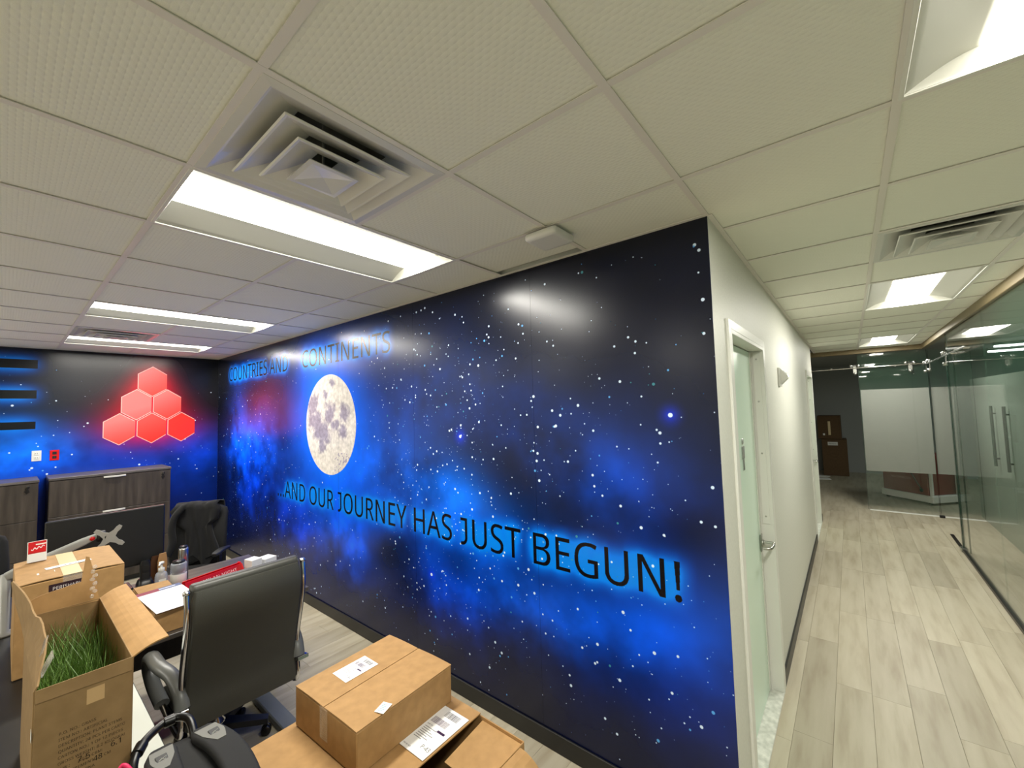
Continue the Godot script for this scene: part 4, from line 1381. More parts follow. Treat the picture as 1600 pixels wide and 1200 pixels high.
	obj("tape_strip", boxed(Vector3(-0.035, 0.4225, -0.25), Vector3(0.03, 0.4235, 0.252)), M.pale_tape, t)
	obj("tape_strip", boxed(Vector3(-0.035, 0.36, 0.2502), Vector3(0.03, 0.423, 0.2508)), M.clear_tape, t)
	im = canvas(300, 60, Color(0.90, 0.92, 0.92))
	for i in 6: im.fill_rect(Rect2i([70, 120, 150, 186, 210, 250][i], 24 + (i * 5) % 9, [16, 14, 22, 18, 16, 20][i], 14), Color(0.16, 0.14, 0.2))
	im.fill_rect(Rect2i(20, 40, 40, 4), Color(0.5, 0.6, 0.6))
	printed("torn_label", 0.165, 0.042, 0.0006, print_mat(im, 0.4), t, inv * lying(Vector3(-3.22, 1.1565, -0.235), Vector3(-1, 0, 0.12)))
	obj("sticker", boxed(Vector3(-0.115, 0.4222, 0.10), Vector3(-0.055, 0.423, 0.13)), M.paper, t)
	im = canvas(300, 84, Color(0.17, 0.07, 0.11))
	ink(im, "PERISHABLE", 26, 66, 36, Color(0.9, 0.88, 0.86), 250)
	printed("dark_label", 0.13, 0.036, 0.0006, print_mat(im, 0.5), t, inv * facing(Vector3(-3.0105, 1.105, -0.222), Vector3.RIGHT))

# ---------------------------------------------------------------- furniture
func rrect(cx: float, cy: float, hx: float, hy: float, r: float, n := 5) -> Array:
	var out := []
	for q in 4:
		var sx: float = [1, -1, -1, 1][q]
		var sy: float = [1, 1, -1, -1][q]
		for k in n:
			var a := PI / 2 * (q + k / float(n - 1))
			out.append(Vector2(cx + sx * (hx - r) + cos(a) * r, cy + sy * (hy - r) + sin(a) * r))
	return out

func cabinet(label: String, z0: float, z1: float):
	var d := 0.48
	var t := thing("filing_cabinet", label, "cabinet", Vector3(XB + 0.013 + d / 2, 0, (z0 + z1) / 2), 0.0, "")
	var w := absf(z1 - z0)
	var h := 1.262
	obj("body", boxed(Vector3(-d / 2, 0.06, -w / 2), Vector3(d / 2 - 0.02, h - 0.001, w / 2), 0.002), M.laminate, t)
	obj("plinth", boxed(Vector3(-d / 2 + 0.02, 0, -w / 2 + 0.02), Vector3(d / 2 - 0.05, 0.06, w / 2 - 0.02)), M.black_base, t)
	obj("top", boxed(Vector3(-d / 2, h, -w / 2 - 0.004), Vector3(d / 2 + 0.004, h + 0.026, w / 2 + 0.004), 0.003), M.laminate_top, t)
	var ys := [0.065, 0.465, 0.868, h - 0.003]
	for k in 3:
		var f := obj("drawer", boxed(Vector3(d / 2 - 0.019, ys[k] + 0.002, -w / 2 + 0.003), Vector3(d / 2, ys[k + 1] - 0.003, w / 2 - 0.003), 0.002), M.laminate, t)
		var st := mb()
		var rows := []
		for i in 9:
			var u := i / 8.0
			var z := lerpf(-0.095, 0.095, u)
			var e := 0.008 + 0.018 * pow(sin(PI * u), 0.4)
			rows.append([Vector3(d / 2 - 0.002, ys[k + 1] - 0.005, z), Vector3(d / 2 + e, ys[k + 1] - 0.010, z), Vector3(d / 2 + e, ys[k + 1] - 0.022, z), Vector3(d / 2 + e - 0.004, ys[k + 1] - 0.022, z), Vector3(d / 2 + e - 0.005, ys[k + 1] - 0.014, z), Vector3(d / 2 - 0.002, ys[k + 1] - 0.012, z)])
		loft(st, rows, true, true, false)
		obj("handle", st, M.pull_silver, f)
	var lk := mb()
	lathe(lk, [[0.0005, -0.004], [0.013, -0.004], [0.013, 0.006], [0.0005, 0.006]], 14, Vector3(d / 2 + 0.002, 1.222, -w / 2 + 0.075), Basis(Vector3.FORWARD, PI / 2))
	box(lk, Vector3(d / 2 + 0.018, 1.222, -w / 2 + 0.075), Vector3(0.022, 0.022, 0.003), 0.001)
	box(lk, Vector3(d / 2 + 0.02, 1.19, -w / 2 + 0.079), Vector3(0.003, 0.05, 0.022), 0.001, Basis(Vector3.RIGHT, 0.25))
	box(lk, Vector3(d / 2 + 0.02, 1.17, -w / 2 + 0.087), Vector3(0.003, 0.035, 0.012), 0.001, Basis(Vector3.RIGHT, 0.5))
	obj("lock", lk, M.dark_channel, t)

func desk(label: String, x0: float, x1: float, z0: float, z1: float, m: Material, panel_x: float, called_foot := false):
	var o := Vector3((x0 + x1) / 2, 0, (z0 + z1) / 2)
	var t := thing("desk", label, "desk", o)
	obj("top", boxed(Vector3(x0, 0.703, z0) - o, Vector3(x1, 0.73, z1) - o, 0.002), m, t)
	obj("side_panel", boxed(Vector3(x0 + 0.06, 0.0, z0 + 0.085) - o, Vector3(x1 - 0.30, 0.702, z0 + 0.11) - o, 0.002), M.laminate, t)
	obj("side_panel", boxed(Vector3(x0 + 0.06, 0.0, z1 - 0.055) - o, Vector3(x1 - 0.06, 0.702, z1 - 0.03) - o, 0.002), M.laminate, t)
	if called_foot:
		obj("foot", boxed(Vector3(x0 + 0.12, 0.0, -1.185) - o, Vector3(-2.715, 0.045, -1.095) - o, 0.006), M.slate, t)
		obj("lift_column", boxed(Vector3(-3.36, 0.046, -1.175) - o, Vector3(-3.26, 0.702, -1.115) - o, 0.004), M.slate, t)
	obj("back_panel", boxed(Vector3(panel_x, 0.25, z0 + 0.111) - o, Vector3(panel_x + 0.02, 0.702, z1 - 0.056) - o, 0.002), M.laminate, t)

func chair_base(t: Node, y: float, m: Material, first: float, r := 0.33, wide := 0.026, off := Vector3.ZERO):
	var st := mb()
	lathe(st, [[0.0005, 0.09], [0.045, 0.09], [0.045, 0.16], [0.028, 0.18], [0.028, y - 0.1], [0.02, y - 0.1], [0.02, y], [0.0005, y]], 16, off)
	obj("gas_post", st, M.chrome, t)
	for k in 5:
		var a := first + TAU * k / 5
		var d := Vector3(cos(a), 0, sin(a))
		var s := d.cross(Vector3.UP)
		st = mb()
		var rows := []
		for i in 4:
			var u := i / 3.0
			var c := off + d * lerpf(0.03, r, u) + Vector3(0, lerpf(0.135, 0.085, u), 0)
			var w := lerpf(0.040, wide, u)
			rows.append([c + s * w + Vector3(0, 0.016, 0), c - s * w + Vector3(0, 0.016, 0), c - s * w * 1.1 - Vector3(0, 0.014, 0), c + s * w * 1.1 - Vector3(0, 0.014, 0)])
		loft(st, rows, true, true, false)
		var leg := obj("leg", st, m, t)
		st = mb()
		for q in [-1.0, 1.0]:
			lathe(st, [[0.0005, -0.009], [0.024, -0.009], [0.027, -0.004], [0.027, 0.004], [0.024, 0.009], [0.0005, 0.009]], 14, off + d * (r - 0.01) + s * q * 0.014 + Vector3(0, 0.0275, 0), Basis(d, s, d.cross(s)))
		tube(st, [off + d * (r - 0.01) + Vector3(0, 0.03, 0), off + d * (r - 0.01) + Vector3(0, 0.08, 0)], 0.008, 8)
		obj("castor", st, M.black_plastic, leg)

func grey_chair():
	var t := thing("office_chair", "grey leather high back office chair with chrome side rails, seen from behind at the desk", "chair", Vector3(-2.735, 0, -0.82))
	var prof := [[1.085, 0.315], [1.04, 0.324], [0.98, 0.328], [0.90, 0.316], [0.80, 0.290], [0.70, 0.262], [0.62, 0.250], [0.54, 0.254], [0.47, 0.262], [0.44, 0.255]]
	# rear shell
	var st := mb()
	var rows := []
	for i in prof.size():
		var p: Array = prof[i]
		var e := 1.0 if i > 0 else 0.75
		var ring := []
		for v in rrect(p[1] - 0.012, 0.0, 0.018 * e, 0.247 - (0.012 if i == 0 else 0.0), 0.014 * e): ring.append(Vector3(v.x, p[0], v.y))
		rows.append(ring)
	loft(st, rows)
	obj("back_shell", st, M.grey_leather, t)
	# front cushion, rolled over a little higher
	st = mb()
	rows = []
	var front := [[1.112, 0.268, 0.5], [1.108, 0.272, 0.85], [1.09, 0.276, 1.0]]
	for p in prof.slice(1): front.append([p[0], p[1] - 0.052, 1.0])
	for p in front:
		var ring := []
		for v in rrect(p[1], 0.0, 0.027 * p[2], 0.248 - 0.02 * (1.0 - p[2]), 0.024 * p[2]): ring.append(Vector3(v.x, p[0], v.y))
		rows.append(ring)
	loft(st, rows)
	obj("back_cushion", st, M.grey_leather, t)
	# chrome rails down both sides and under the seat
	for s in [-1.0, 1.0]:
		var pts := []
		for p in prof: pts.append(Vector3(p[1] - 0.018, p[0] + 0.004, s * 0.262))
		pts.append(Vector3(0.22, 0.415, s * 0.262)); pts.append(Vector3(0.12, 0.405, s * 0.262)); pts.append(Vector3(-0.24, 0.42, s * 0.262))
		st = mb()
		tube(st, smooth_path(pts, 3), 0.0125, 10)
		lathe(st, [[0.0005, 0.0], [0.015, 0.0], [0.0155, 0.012], [0.010, 0.018], [0.0005, 0.019]], 12, Vector3(0.297, 1.079, s * 0.262))
		obj("rail", st, M.chrome, t)
		# arm: a padded loop with a chrome foot
		st = mb()
		var arm := smooth_path([Vector3(0.255, 0.555, s * 0.262), Vector3(0.225, 0.62, s * 0.266), Vector3(0.14, 0.668, s * 0.278), Vector3(0.03, 0.688, s * 0.306), Vector3(-0.11, 0.682, s * 0.306), Vector3(-0.20, 0.645, s * 0.303), Vector3(-0.215, 0.58, s * 0.298), Vector3(-0.14, 0.52, s * 0.292), Vector3(0.0, 0.485, s * 0.285)], 5)
		tube(st, arm, 0.032, 12, 0.75)
		var pad := obj("armrest", st, M.arm_pad, t)
		st = mb()
		box(st, Vector3(0.262, 0.545, s * 0.272), Vector3(0.055, 0.020, 0.060), 0.003, Basis(Vector3.BACK, 0.2))
		obj("bracket", st, M.chrome, pad)
		st = mb()
		tube(st, [Vector3(0.0, 0.485, s * 0.285), Vector3(0.0, 0.42, s * 0.262)], 0.012, 8)
		obj("arm_post", st, M.chrome, pad)
	st = mb()
	rows = []
	for k in 9:
		var u := k / 8.0
		var x := lerpf(0.245, -0.25, u)
		var drop := 0.03 * pow(maxf(u - 0.6, 0.0) / 0.4, 2.0)
		var ring := []
		for v in rrect(0, 0.455 - drop, 0.245, 0.034 * (0.55 if k == 0 or k == 8 else 1.0), 0.017): ring.append(Vector3(x, v.y, v.x))
		rows.append(ring)
	loft(st, rows)
	obj("seat", st, M.grey_leather, t)
	st = mb()
	box(st, Vector3(-0.06, 0.405, 0), Vector3(0.3, 0.03, 0.5), 0.006)
	obj("tilt_plate", st, M.dark_plastic, t)
	chair_base(t, 0.40, M.dark_plastic, deg_to_rad(225.0), 0.26, 0.024, Vector3(-0.2, 0, 0))

func task_chair(label: String, at: Vector3, turn: float):
	# black task chair; its own +x is the way it faces
	var t := thing("office_chair", label, "chair", at, turn)
	var st := mb()
	var rows := []
	for k in 15:
		var u := k / 14.0
		var y := lerpf(0.44, 1.045, u)
		var x := -0.235 - 0.06 * u * u + 0.03 * sin(u * PI)
		var hw := 0.245 * (1.0 - 0.05 * absf(u - 0.5) * 2.0)
		var top := maxf(u - 0.86, 0.0) / 0.14
		hw -= 0.10 * (1.0 - sqrt(maxf(1.0 - top * top, 0.0)))
		var ring := []
		for v in rrect(x, 0.0, 0.028 * (0.4 if k == 0 or k == 14 else 1.0), hw, 0.011 if k == 0 or k == 14 else 0.026): ring.append(Vector3(v.x, y, v.y))
		rows.append(ring)
	loft(st, rows)
	obj("backrest", st, M.black_mesh_cloth, t)
	st = mb()
	rows = []
	for k in 9:
		var u := k / 8.0
		var ring := []
		for v in rrect(0, 0.475 - 0.02 * u * u, 0.245 - 0.03 * absf(u - 0.5), 0.035 * (0.5 if k == 0 or k == 8 else 1.0), 0.017): ring.append(Vector3(lerpf(-0.19, 0.29, u), v.y, v.x))
		rows.append(ring)
	loft(st, rows)
	obj("seat", st, M.black_mesh_cloth, t)
	for s in [-1.0, 1.0]:
		st = mb()
		rows = []
		for k in 9:
			var u := k / 8.0
			var ring := []
			for v in rrect(0, 0.0, 0.035 * (0.5 if k == 0 or k == 8 else 1.0), 0.013, 0.012): ring.append(Vector3(lerpf(-0.12, 0.17, u), 0.655 + v.y + 0.02 * sin(u * 2.4), s * 0.30 + v.x))
			rows.append(ring)
		loft(st, rows)
		var pad := obj("armrest", st, M.dark_plastic, t)
		st = mb()
		box(st, Vector3(0.02, 0.54, s * 0.285), Vector3(0.06, 0.22, 0.018), 0.005)
		box(st, Vector3(0.02, 0.435, s * 0.2), Vector3(0.06, 0.018, 0.19), 0.004)
		obj("arm_post", st, M.black_plastic, pad)
	st = mb()
	box(st, Vector3(-0.2, 0.43, 0), Vector3(0.16, 0.02, 0.08), 0.004)
	box(st, Vector3(-0.262, 0.50, 0), Vector3(0.02, 0.16, 0.08), 0.004)
	obj("back_bracket", st, M.black_plastic, t)
	chair_base(t, 0.44, M.black_plastic, 0.3, 0.30)

func furniture():
	cabinet("wood grain drawer cabinet with two silver handles in view, under the red hexagons", -1.355, -0.325)
	cabinet("wood grain cabinet at the left edge, only its right side in view", -0.252, 0.75)
	desk("grey brown desk with the paper box and red holder, in front of the grey chair", -4.03, -2.93, -1.345, -0.402, M.desk_top, -3.75, true)
	desk("dark desk along the left edge carrying the grass carton and backpack", -4.45, -1.22, -0.398, 0.60, M.charcoal_top, -4.2)
	grey_chair()
	task_chair("black office chair with a dark jacket over its back, by the mural corner", Vector3(-4.79, 0, -1.085), -0.66)
	task_chair("black office chair mostly out of the photo at the left edge, behind the dark desk", Vector3(-4.98, 0, 0.16), 0.1)
	# jacket thrown over the backrest of the first
	var t := Transform3D(Basis(Vector3.UP, -0.66), Vector3(-4.79, 0, -1.085))
	var st := mb()
	var rows := []
	var nz := 17
	for k in 21:
		var u := k / 20.0
		var inner := []
		var outer := []
		for j in nz:
			var v := j / float(nz - 1) * 2.0 - 1.0
			var y: float
			var x: float
			if u < 0.25:
				y = lerpf(0.80, 1.055, u / 0.25); x = -0.345
			elif u < 0.35:
				var q := (u - 0.25) / 0.1
				y = 1.055 + 0.02 * sin(q * PI); x = lerpf(-0.345, -0.225, q)
			else:
				var q := (u - 0.35) / 0.65
				y = lerpf(1.055, 0.54 + 0.05 * sin(v * 5.0), q); x = -0.232 + 0.055 * q
			var half := 0.15 + 0.035 * sin(u * 7.0) + (0.05 if u > 0.35 and u < 0.6 else 0.0)
			var z := v * half - 0.01 + 0.03 * sin(u * 5.0)
			var fold := 0.012 * sin(v * 9.0 + u * 4.0) + 0.008 * sin(v * 17.0 - u * 9.0)
			var lump := 0.014 + fold * clampf(u * 3.0, 0.2, 1.0)
			var out := -1.0 if u < 0.3 else 1.0
			inner.append(t * Vector3(x, y, z)); outer.append(t * Vector3(x + out * (0.012 + maxf(lump, 0.002)), y + 0.01 * sin(v * 6.0), z * 1.02))
		inner.reverse()
		rows.append(outer + inner)
	loft(st, rows)
	# a sleeve hanging down its left side
	var sl := []
	for p in [Vector3(-0.20, 1.04, 0.12), Vector3(-0.165, 0.97, 0.17), Vector3(-0.15, 0.86, 0.19), Vector3(-0.14, 0.74, 0.175), Vector3(-0.12, 0.62, 0.20)]: sl.append(t * p)
	tube(st, smooth_path(sl, 4), 0.042, 10, 0.7)
	tag(obj("jacket", st, M.black_cloth), "dark jacket hung over the back of the black office chair", "jacket")

# ---------------------------------------------------------------- what lies on the desks
func desk_things():
	var y := 0.73
	# monitor, switched off
	var t := thing("monitor", "large black monitor standing on the desk in front of the cabinets", "monitor", Vector3(-3.99, y - 0.0, -0.477))
	var st := mb()
	box(st, Vector3(0, 0.336, 0), Vector3(0.035, 0.40, 0.59), 0.006)
	obj("casing", st, M.black_plastic, t)
	obj("screen", boxed(Vector3(0.0175, 0.150, -0.287), Vector3(0.0185, 0.528, 0.287)), M.black_screen, t)
	st = mb()
	box(st, Vector3(-0.03, 0.16, 0), Vector3(0.02, 0.30, 0.07), 0.005)
	box(st, Vector3(0.0, 0.006, 0), Vector3(0.17, 0.012, 0.24), 0.004)
	obj("stand", st, M.black_plastic, t)
	# empty monitor arm
	t = thing("screen_mount", "silver monitor arm with an empty mounting plate, rising behind the taped carton", "monitor arm", Vector3(-3.70, y, -0.03))
	st = mb()
	lathe(st, [[0.0005, 0], [0.05, 0], [0.05, 0.012], [0.02, 0.018], [0.02, 0.33], [0.0005, 0.33]], 18)
	obj("post", st, M.grey_alloy, t)
	st = mb()
	var a := Vector3(0, 0.315, 0)
	var b := Vector3(0, 0.452, -0.36)
	var d := (b - a).normalized()
	var n := d.cross(Vector3.RIGHT)
	var rows := []
	for k in 7:
		var u := k / 6.0
		var w := lerpf(0.030, 0.020, u) * (0.7 if k == 0 or k == 6 else 1.0)
		var ring := []
		for v in rrect(0, 0, 0.022, w, 0.012): ring.append(a.lerp(b, u) + Vector3(v.x, 0, 0) + n * v.y)
		rows.append(ring)
	loft(st, rows)
	var arm := obj("upper_arm", st, M.grey_alloy, t)
	st = mb()
	lathe(st, [[0.0005, 0], [0.012, 0], [0.012, 0.004], [0.0005, 0.005]], 14, Vector3(0.022, 0.443, -0.335), Basis(Vector3.FORWARD, PI / 2))
	obj("joint_cap", st, M.red_plastic, arm)
	st = mb()
	lathe(st, [[0.0005, -0.03], [0.02, -0.03], [0.024, 0.0], [0.02, 0.03], [0.0005, 0.03]], 16, Vector3(0.01, 0.447, -0.375), Basis())
	tube(st, [Vector3(0.01, 0.45, -0.37), Vector3(0.05, 0.442, -0.40)], 0.014, 10)
	obj("swivel", st, M.dark_plastic, arm)
	st = mb()
	var poly := PackedVector2Array()
	for q in 4:
		var c := PI / 4 + q * PI / 2
		var e := Vector2(cos(c), sin(c))
		var s := Vector2(-e.y, e.x)
		poly.append(e * 0.045 - s * 0.012); poly.append(e * 0.066 - s * 0.014); poly.append(e * 0.084 - s * 0.009); poly.append(e * 0.084 + s * 0.009); poly.append(e * 0.066 + s * 0.014); poly.append(e * 0.045 + s * 0.012); poly.append((e + s) * 0.020)
	prism(st, poly, 0.0, 0.005, Transform3D(Basis(Vector3.FORWARD, Vector3.UP, Vector3.RIGHT).rotated(Vector3.RIGHT, 0.12).rotated(Vector3.UP, -0.25), Vector3(0.055, 0.438, -0.408)))
	obj("mounting_plate", st, M.grey_alloy, t)
	# red and white pouch on the far edge of the taped carton
	var im := canvas(128, 220, Color(0.80, 0.06, 0.10))
	im.fill_rect(Rect2i(0, 128, 128, 92), Color(0.90, 0.90, 0.89))
	im.fill_rect(Rect2i(52, 26, 76, 14), Color(0.93, 0.90, 0.86))
	for k in 40:
		var u := k / 39.0
		im.fill_rect(Rect2i(int(20 + 90 * u), int(80 - 24 * u + 10 * sin(u * 19.0)), 7, 7), Color(0.95, 0.90, 0.90))
	im.fill_rect(Rect2i(0, 118, 128, 6), Color(0.6, 0.03, 0.07))
	st = mb()
	t = thing("snack_pouch", "red and white snack pouch standing behind the taped carton's top", "pouch", Vector3(-3.432, 1.158, -0.132))
	rows = []
	for k in 7:
		var u := k / 6.0
		var th := 0.016 * (1.0 - u) + 0.002
		var ring := []
		for v in rrect(0, 0, th, 0.035, minf(th, 0.012) * 0.95): ring.append(Vector3(v.x, u * 0.105, v.y))
		rows.append(ring)
	loft(st, rows)
	obj("bag", st, M.paper, t)
	var front := Transform3D(Basis(Vector3.FORWARD, Vector3(-0.15, 0.989, 0).normalized(), Vector3(0.989, 0.15, 0).normalized()), Vector3(0.0112, 0.0525, 0))
	printed("front_print", 0.064, 0.104, 0.0005, print_mat(im, 0.3), t, front)

	# desk phone
	t = thing("desk_phone", "black cordless desk phone in its cradle between the carton and the brown bottle", "phone", Vector3(-3.90, y, -0.655))
	st = mb()
	rows = []
	for p in [[0.0, 0.05, 0.045], [0.02, 0.05, 0.045], [0.05, 0.038, 0.038], [0.06, 0.025, 0.034]]:
		var ring := []
		for v in rrect(0, 0, p[1], p[2], 0.02): ring.append(Vector3(v.x, p[0], v.y))
		rows.append(ring)
	loft(st, rows)
	obj("cradle", st, M.black_plastic, t)
	st = mb()
	rows = []
	for k in 9:
		var u := k / 8.0
		var ring := []
		for v in rrect(0.012 - 0.02 * u, 0, 0.016, 0.029 * (0.75 if k == 0 or k == 8 else 1.0), 0.012): ring.append(Vector3(v.x, 0.03 + 0.15 * u, v.y))
		rows.append(ring)
	loft(st, rows)
	var hs := obj("handset", st, M.black_plastic, t)
	obj("keypad", boxed(Vector3(0.0265, 0.055, -0.02), Vector3(0.0285, 0.10, 0.02), 0.0005), M.dark_plastic, hs)
	obj("display", boxed(Vector3(0.019, 0.115, -0.02), Vector3(0.021, 0.15, 0.02), 0.0005), M.black_screen, hs)
	# brown wooden scoop shapes behind it
	t = thing("wooden_holder", "brown wooden phone holder of two upright blades beside the black phone", "holder", Vector3(-3.945, y, -0.735))
	for k in 2:
		st = mb()
		rows = []
		for i in 8:
			var u := i / 7.0
			var ring := []
			for v in rrect(0, 0, 0.006, 0.026 * (0.6 + 0.5 * sin(u * PI * 0.9)), 0.0055): ring.append(Vector3(v.x - 0.03 + 0.05 * k + 0.02 * u, 0.012 + u * (0.17 + 0.02 * k), v.y + 0.016 * (1 - 2 * k)))
			rows.append(ring)
		loft(st, rows)
		obj("blade", st, M.dark_wood if k == 0 else M.kraft, t)
	obj("foot", boxed(Vector3(-0.05, 0, -0.045), Vector3(0.05, 0.012, 0.045), 0.003), M.dark_wood, t)
	# sanitiser bottle
	t = thing("pump_bottle", "clear sanitiser bottle with a white pump on the grey desk", "bottle", Vector3(-3.80, y, -0.725))
	st = mb()
	lathe(st, [[0.0005, 0], [0.033, 0], [0.036, 0.006], [0.036, 0.075], [0.028, 0.098], [0.014, 0.106], [0.0005, 0.106]], 20)
	obj("bottle", st, M.clear_plastic, t)
	st = mb()
	lathe(st, [[0.0005, 0.1], [0.018, 0.1], [0.018, 0.128], [0.007, 0.134], [0.006, 0.155], [0.015, 0.158], [0.015, 0.170], [0.0005, 0.172]], 16)
	tube(st, [Vector3(0, 0.164, 0), Vector3(0.03, 0.164, 0.015), Vector3(0.038, 0.156, 0.019)], 0.006, 8)
	obj("pump", st, M.white_plastic, t)
	obj("back_label", boxed(Vector3(0.034, 0.02, -0.02), Vector3(0.0365, 0.06, 0.02), 0.0005), M.paper, t)
	# two labelled canisters
	for k in 2:
		t = thing("canister", ["shorter clear canister with a black and silver label, nearer the red holder", "taller slim canister standing just behind the short one"][k], "canister", [Vector3(-3.70, y, -0.80), Vector3(-3.84, y, -0.856)][k])
		var r: float = [0.046, 0.030][k]
		var h: float = [0.165, 0.225][k]
		st = mb()
		lathe(st, [[0.0005, 0], [r, 0], [r, h * 0.55], [r * 0.985, h * 0.56], [0.0005, h * 0.56]], 22)
		obj("base", st, M.grey_plastic if k == 1 else M.white_plastic, t)
		st = mb()
		lathe(st, [[r * 0.96, h * 0.56], [r * 0.99, h * 0.57], [r * 0.99, h * 0.95], [r * 0.9, h], [0.0005, h]], 22)
		obj("sleeve", st, M.clear_plastic if k == 0 else M.steel, t)
		st = mb()
		lathe(st, [[r * 0.7, h * 0.62], [r * 0.75, h * 0.66], [r * 0.75, h * 0.84], [r * 0.5, h * 0.9]], 18)
		obj("core", st, M.black_plastic, t)
		st = mb()
		lathe(st, [[0.0005, h], [r * 0.8, h], [r * 0.8, h + 0.012], [0.0005, h + 0.014]], 18)
		obj("lid", st, M.black_plastic, t)
	# red folded holder with lettering
	var ra := Vector3(-3.545, y, -0.79)
	var rb := Vector3(-3.66, y, -1.165)
	t = thing("red_holder", "long red plastic holder with white lettering on the desk behind the grey chair", "holder", (ra + rb) / 2, 0.0)
	t.rotation.y = atan2(-(ra - rb).z, (ra - rb).x) + PI
	# own x runs from the left end to the right end, own z towards the chair
	var l := (rb - ra).length()
	st = mb()
	flap(st, Vector3(-l / 2, 0.002, 0.045), Vector3(l / 2, 0.002, 0.045), Vector3(l / 2, 0.060, 0.016), Vector3(-l / 2, 0.066, 0.016), 0.005)
	obj("front_panel", st, M.red_plastic, t)
	st = mb()
	flap(st, Vector3(-l / 2, 0.003, -0.035), Vector3(l / 2, 0.003, -0.035), Vector3(l / 2, 0.066, -0.006), Vector3(-l / 2, 0.072, -0.006), 0.005)
	obj("back_panel", st, M.red_plastic, t)
	st = mb()
	box(st, Vector3(0, 0.0045, 0.005), Vector3(l, 0.008, 0.075), 0.002)
	box(st, Vector3(l / 2 - 0.008, 0.037, 0.0), Vector3(0.014, 0.07, 0.03), 0.004)
	obj("base", st, M.red_plastic, t)
	im = canvas(512, 100, Color(0.72, 0.05, 0.06))
	ink(im, "MILAN NIGHT", 130, 70, 40, Color(0.96, 0.80, 0.78), 330)
	for k in 26: im.fill_rect(Rect2i(74 - k / 2, 26 + k * 2, k, 2), Color(0.96, 0.85, 0.82))
	im.fill_rect(Rect2i(70, 54, 9, 24), Color(0.72, 0.05, 0.06))
	var nz := Vector3(0, 0.029, 0.063).normalized()
	printed("lettering", l * 0.94, 0.056, 0.0005, print_mat(im, 0.3), t, Transform3D(Basis(Vector3.RIGHT, nz.cross(Vector3.RIGHT), nz), Vector3(0.0, 0.0345, 0.0360)))
	# small white boxes
	for k in 2:
		t = thing("white_box", ["small white box standing next to the red holder's right end", "flat white box lying beside the small upright white one"][k], "box", [Vector3(-3.60, y, -1.232), Vector3(-3.65, y, -1.345)][k], 0.25)
		var s: Vector3 = [Vector3(0.09, 0.085, 0.075), Vector3(0.10, 0.055, 0.095)][k]
		obj("body", boxed(Vector3(-s.x / 2, 0, -s.z / 2), Vector3(s.x / 2, s.y * 0.72, s.z / 2), 0.002), M.paper, t)
		obj("lid", boxed(Vector3(-s.x / 2 - 0.0015, s.y * 0.3, -s.z / 2 - 0.0015), Vector3(s.x / 2 + 0.0015, s.y, s.z / 2 + 0.0015), 0.002), M.white_plastic, t)
	# low carton with papers on it
	t = thing("flat_carton", "low brown carton on the desk with white papers laid on top", "box", Vector3(-3.26, y + 0.001, -0.622))
	obj("body", boxed(Vector3(-0.275, 0, -0.085), Vector3(0.29, 0.112, 0.085), 0.003), M.cardboard, t)
	st = mb()
	flap(st, Vector3(-0.275, 0.113, -0.085), Vector3(0.29, 0.113, -0.085), Vector3(0.29, 0.118, 0.082), Vector3(-0.275, 0.118, 0.082), 0.003)
	obj("flap", st, M.cardboard, t)
	im = canvas(420, 240, Color(0.94, 0.94, 0.93))
	im.fill_rect(Rect2i(0, 0, 54, 240), Color(0.36, 0.40, 0.55))
	im.fill_rect(Rect2i(0, 120, 54, 120), Color(0.55, 0.22, 0.30))
	im.fill_rect(Rect2i(18, 30, 14, 90), Color(0.8, 0.82, 0.88))
	var r2 := RandomNumberGenerator.new(); r2.seed = 3
	for i in 11: im.fill_rect(Rect2i(80 + i * 29, 24, 5, r2.randi_range(120, 190)), Color(0.80, 0.81, 0.83))
	st = mb()
	var o := printed("printed_letter", 0.42, 0.215, 0.001, print_mat(im, 0.7), self, Transform3D(Basis(Vector3(0.998, 0, -0.06), Vector3(-0.06, 0, -0.998), Vector3.UP), Vector3(-3.165, y + 0.1255, -0.64)))
	o.name = numbered("printed_letter")
	tag(o, "white printed sheet with a blue and red header on the low carton", "paper")
	# board under the backpack
	st = boxed(Vector3(-2.66, y + 0.001, -0.394), Vector3(-1.60, y + 0.006, -0.268), 0.0015)
	tag(obj("white_board", st, M.foam_board), "white board lying along the dark desk's edge between carton and backpack", "board")
	# clutter at the left edge
	t = thing("docking_tray", "grey desk tray with cables at the left edge behind the cartons", "tray", Vector3(-3.98, y, 0.20))
	obj("body", boxed(Vector3(-0.26, 0, -0.16), Vector3(0.26, 0.05, 0.14), 0.006), M.grey_plastic, t)
	obj("ridge", boxed(Vector3(-0.04, 0.05, -0.155), Vector3(0.0, 0.062, 0.13), 0.003), M.slate, t)
	st = mb()
	for k in 3:
		tube(st, smooth_path([Vector3(-0.15 + 0.09 * k, 0.06, -0.14), Vector3(-0.08 + 0.1 * k, 0.085, -0.10), Vector3(0.0 + 0.1 * k, 0.06, -0.13 + 0.03 * k), Vector3(0.12 + 0.05 * k, 0.06, -0.06)], 6), 0.007, 8)
	obj("cable", st, M.black_plastic, t)
	t = thing("pen_pot", "white pot with a red cap at the left edge behind the tray", "pot", Vector3(-4.36, y, 0.0))
	st = mb()
	lathe(st, [[0.0005, 0], [0.04, 0], [0.042, 0.08], [0.038, 0.08], [0.037, 0.01], [0.0005, 0.01]], 18)
	obj("cup", st, M.white_plastic, t)
	st = mb()
	lathe(st, [[0.0005, 0.01], [0.012, 0.01], [0.012, 0.10], [0.018, 0.10], [0.018, 0.135], [0.0005, 0.14]], 12, Vector3(0.01, 0, 0.005))
	obj("red_pen", st, M.red_plastic, t)
	t = thing("computer_mouse", "black computer mouse on the dark desk at the left edge", "mouse", Vector3(-3.60, y, 0.02), 0.3)
	st = mb()
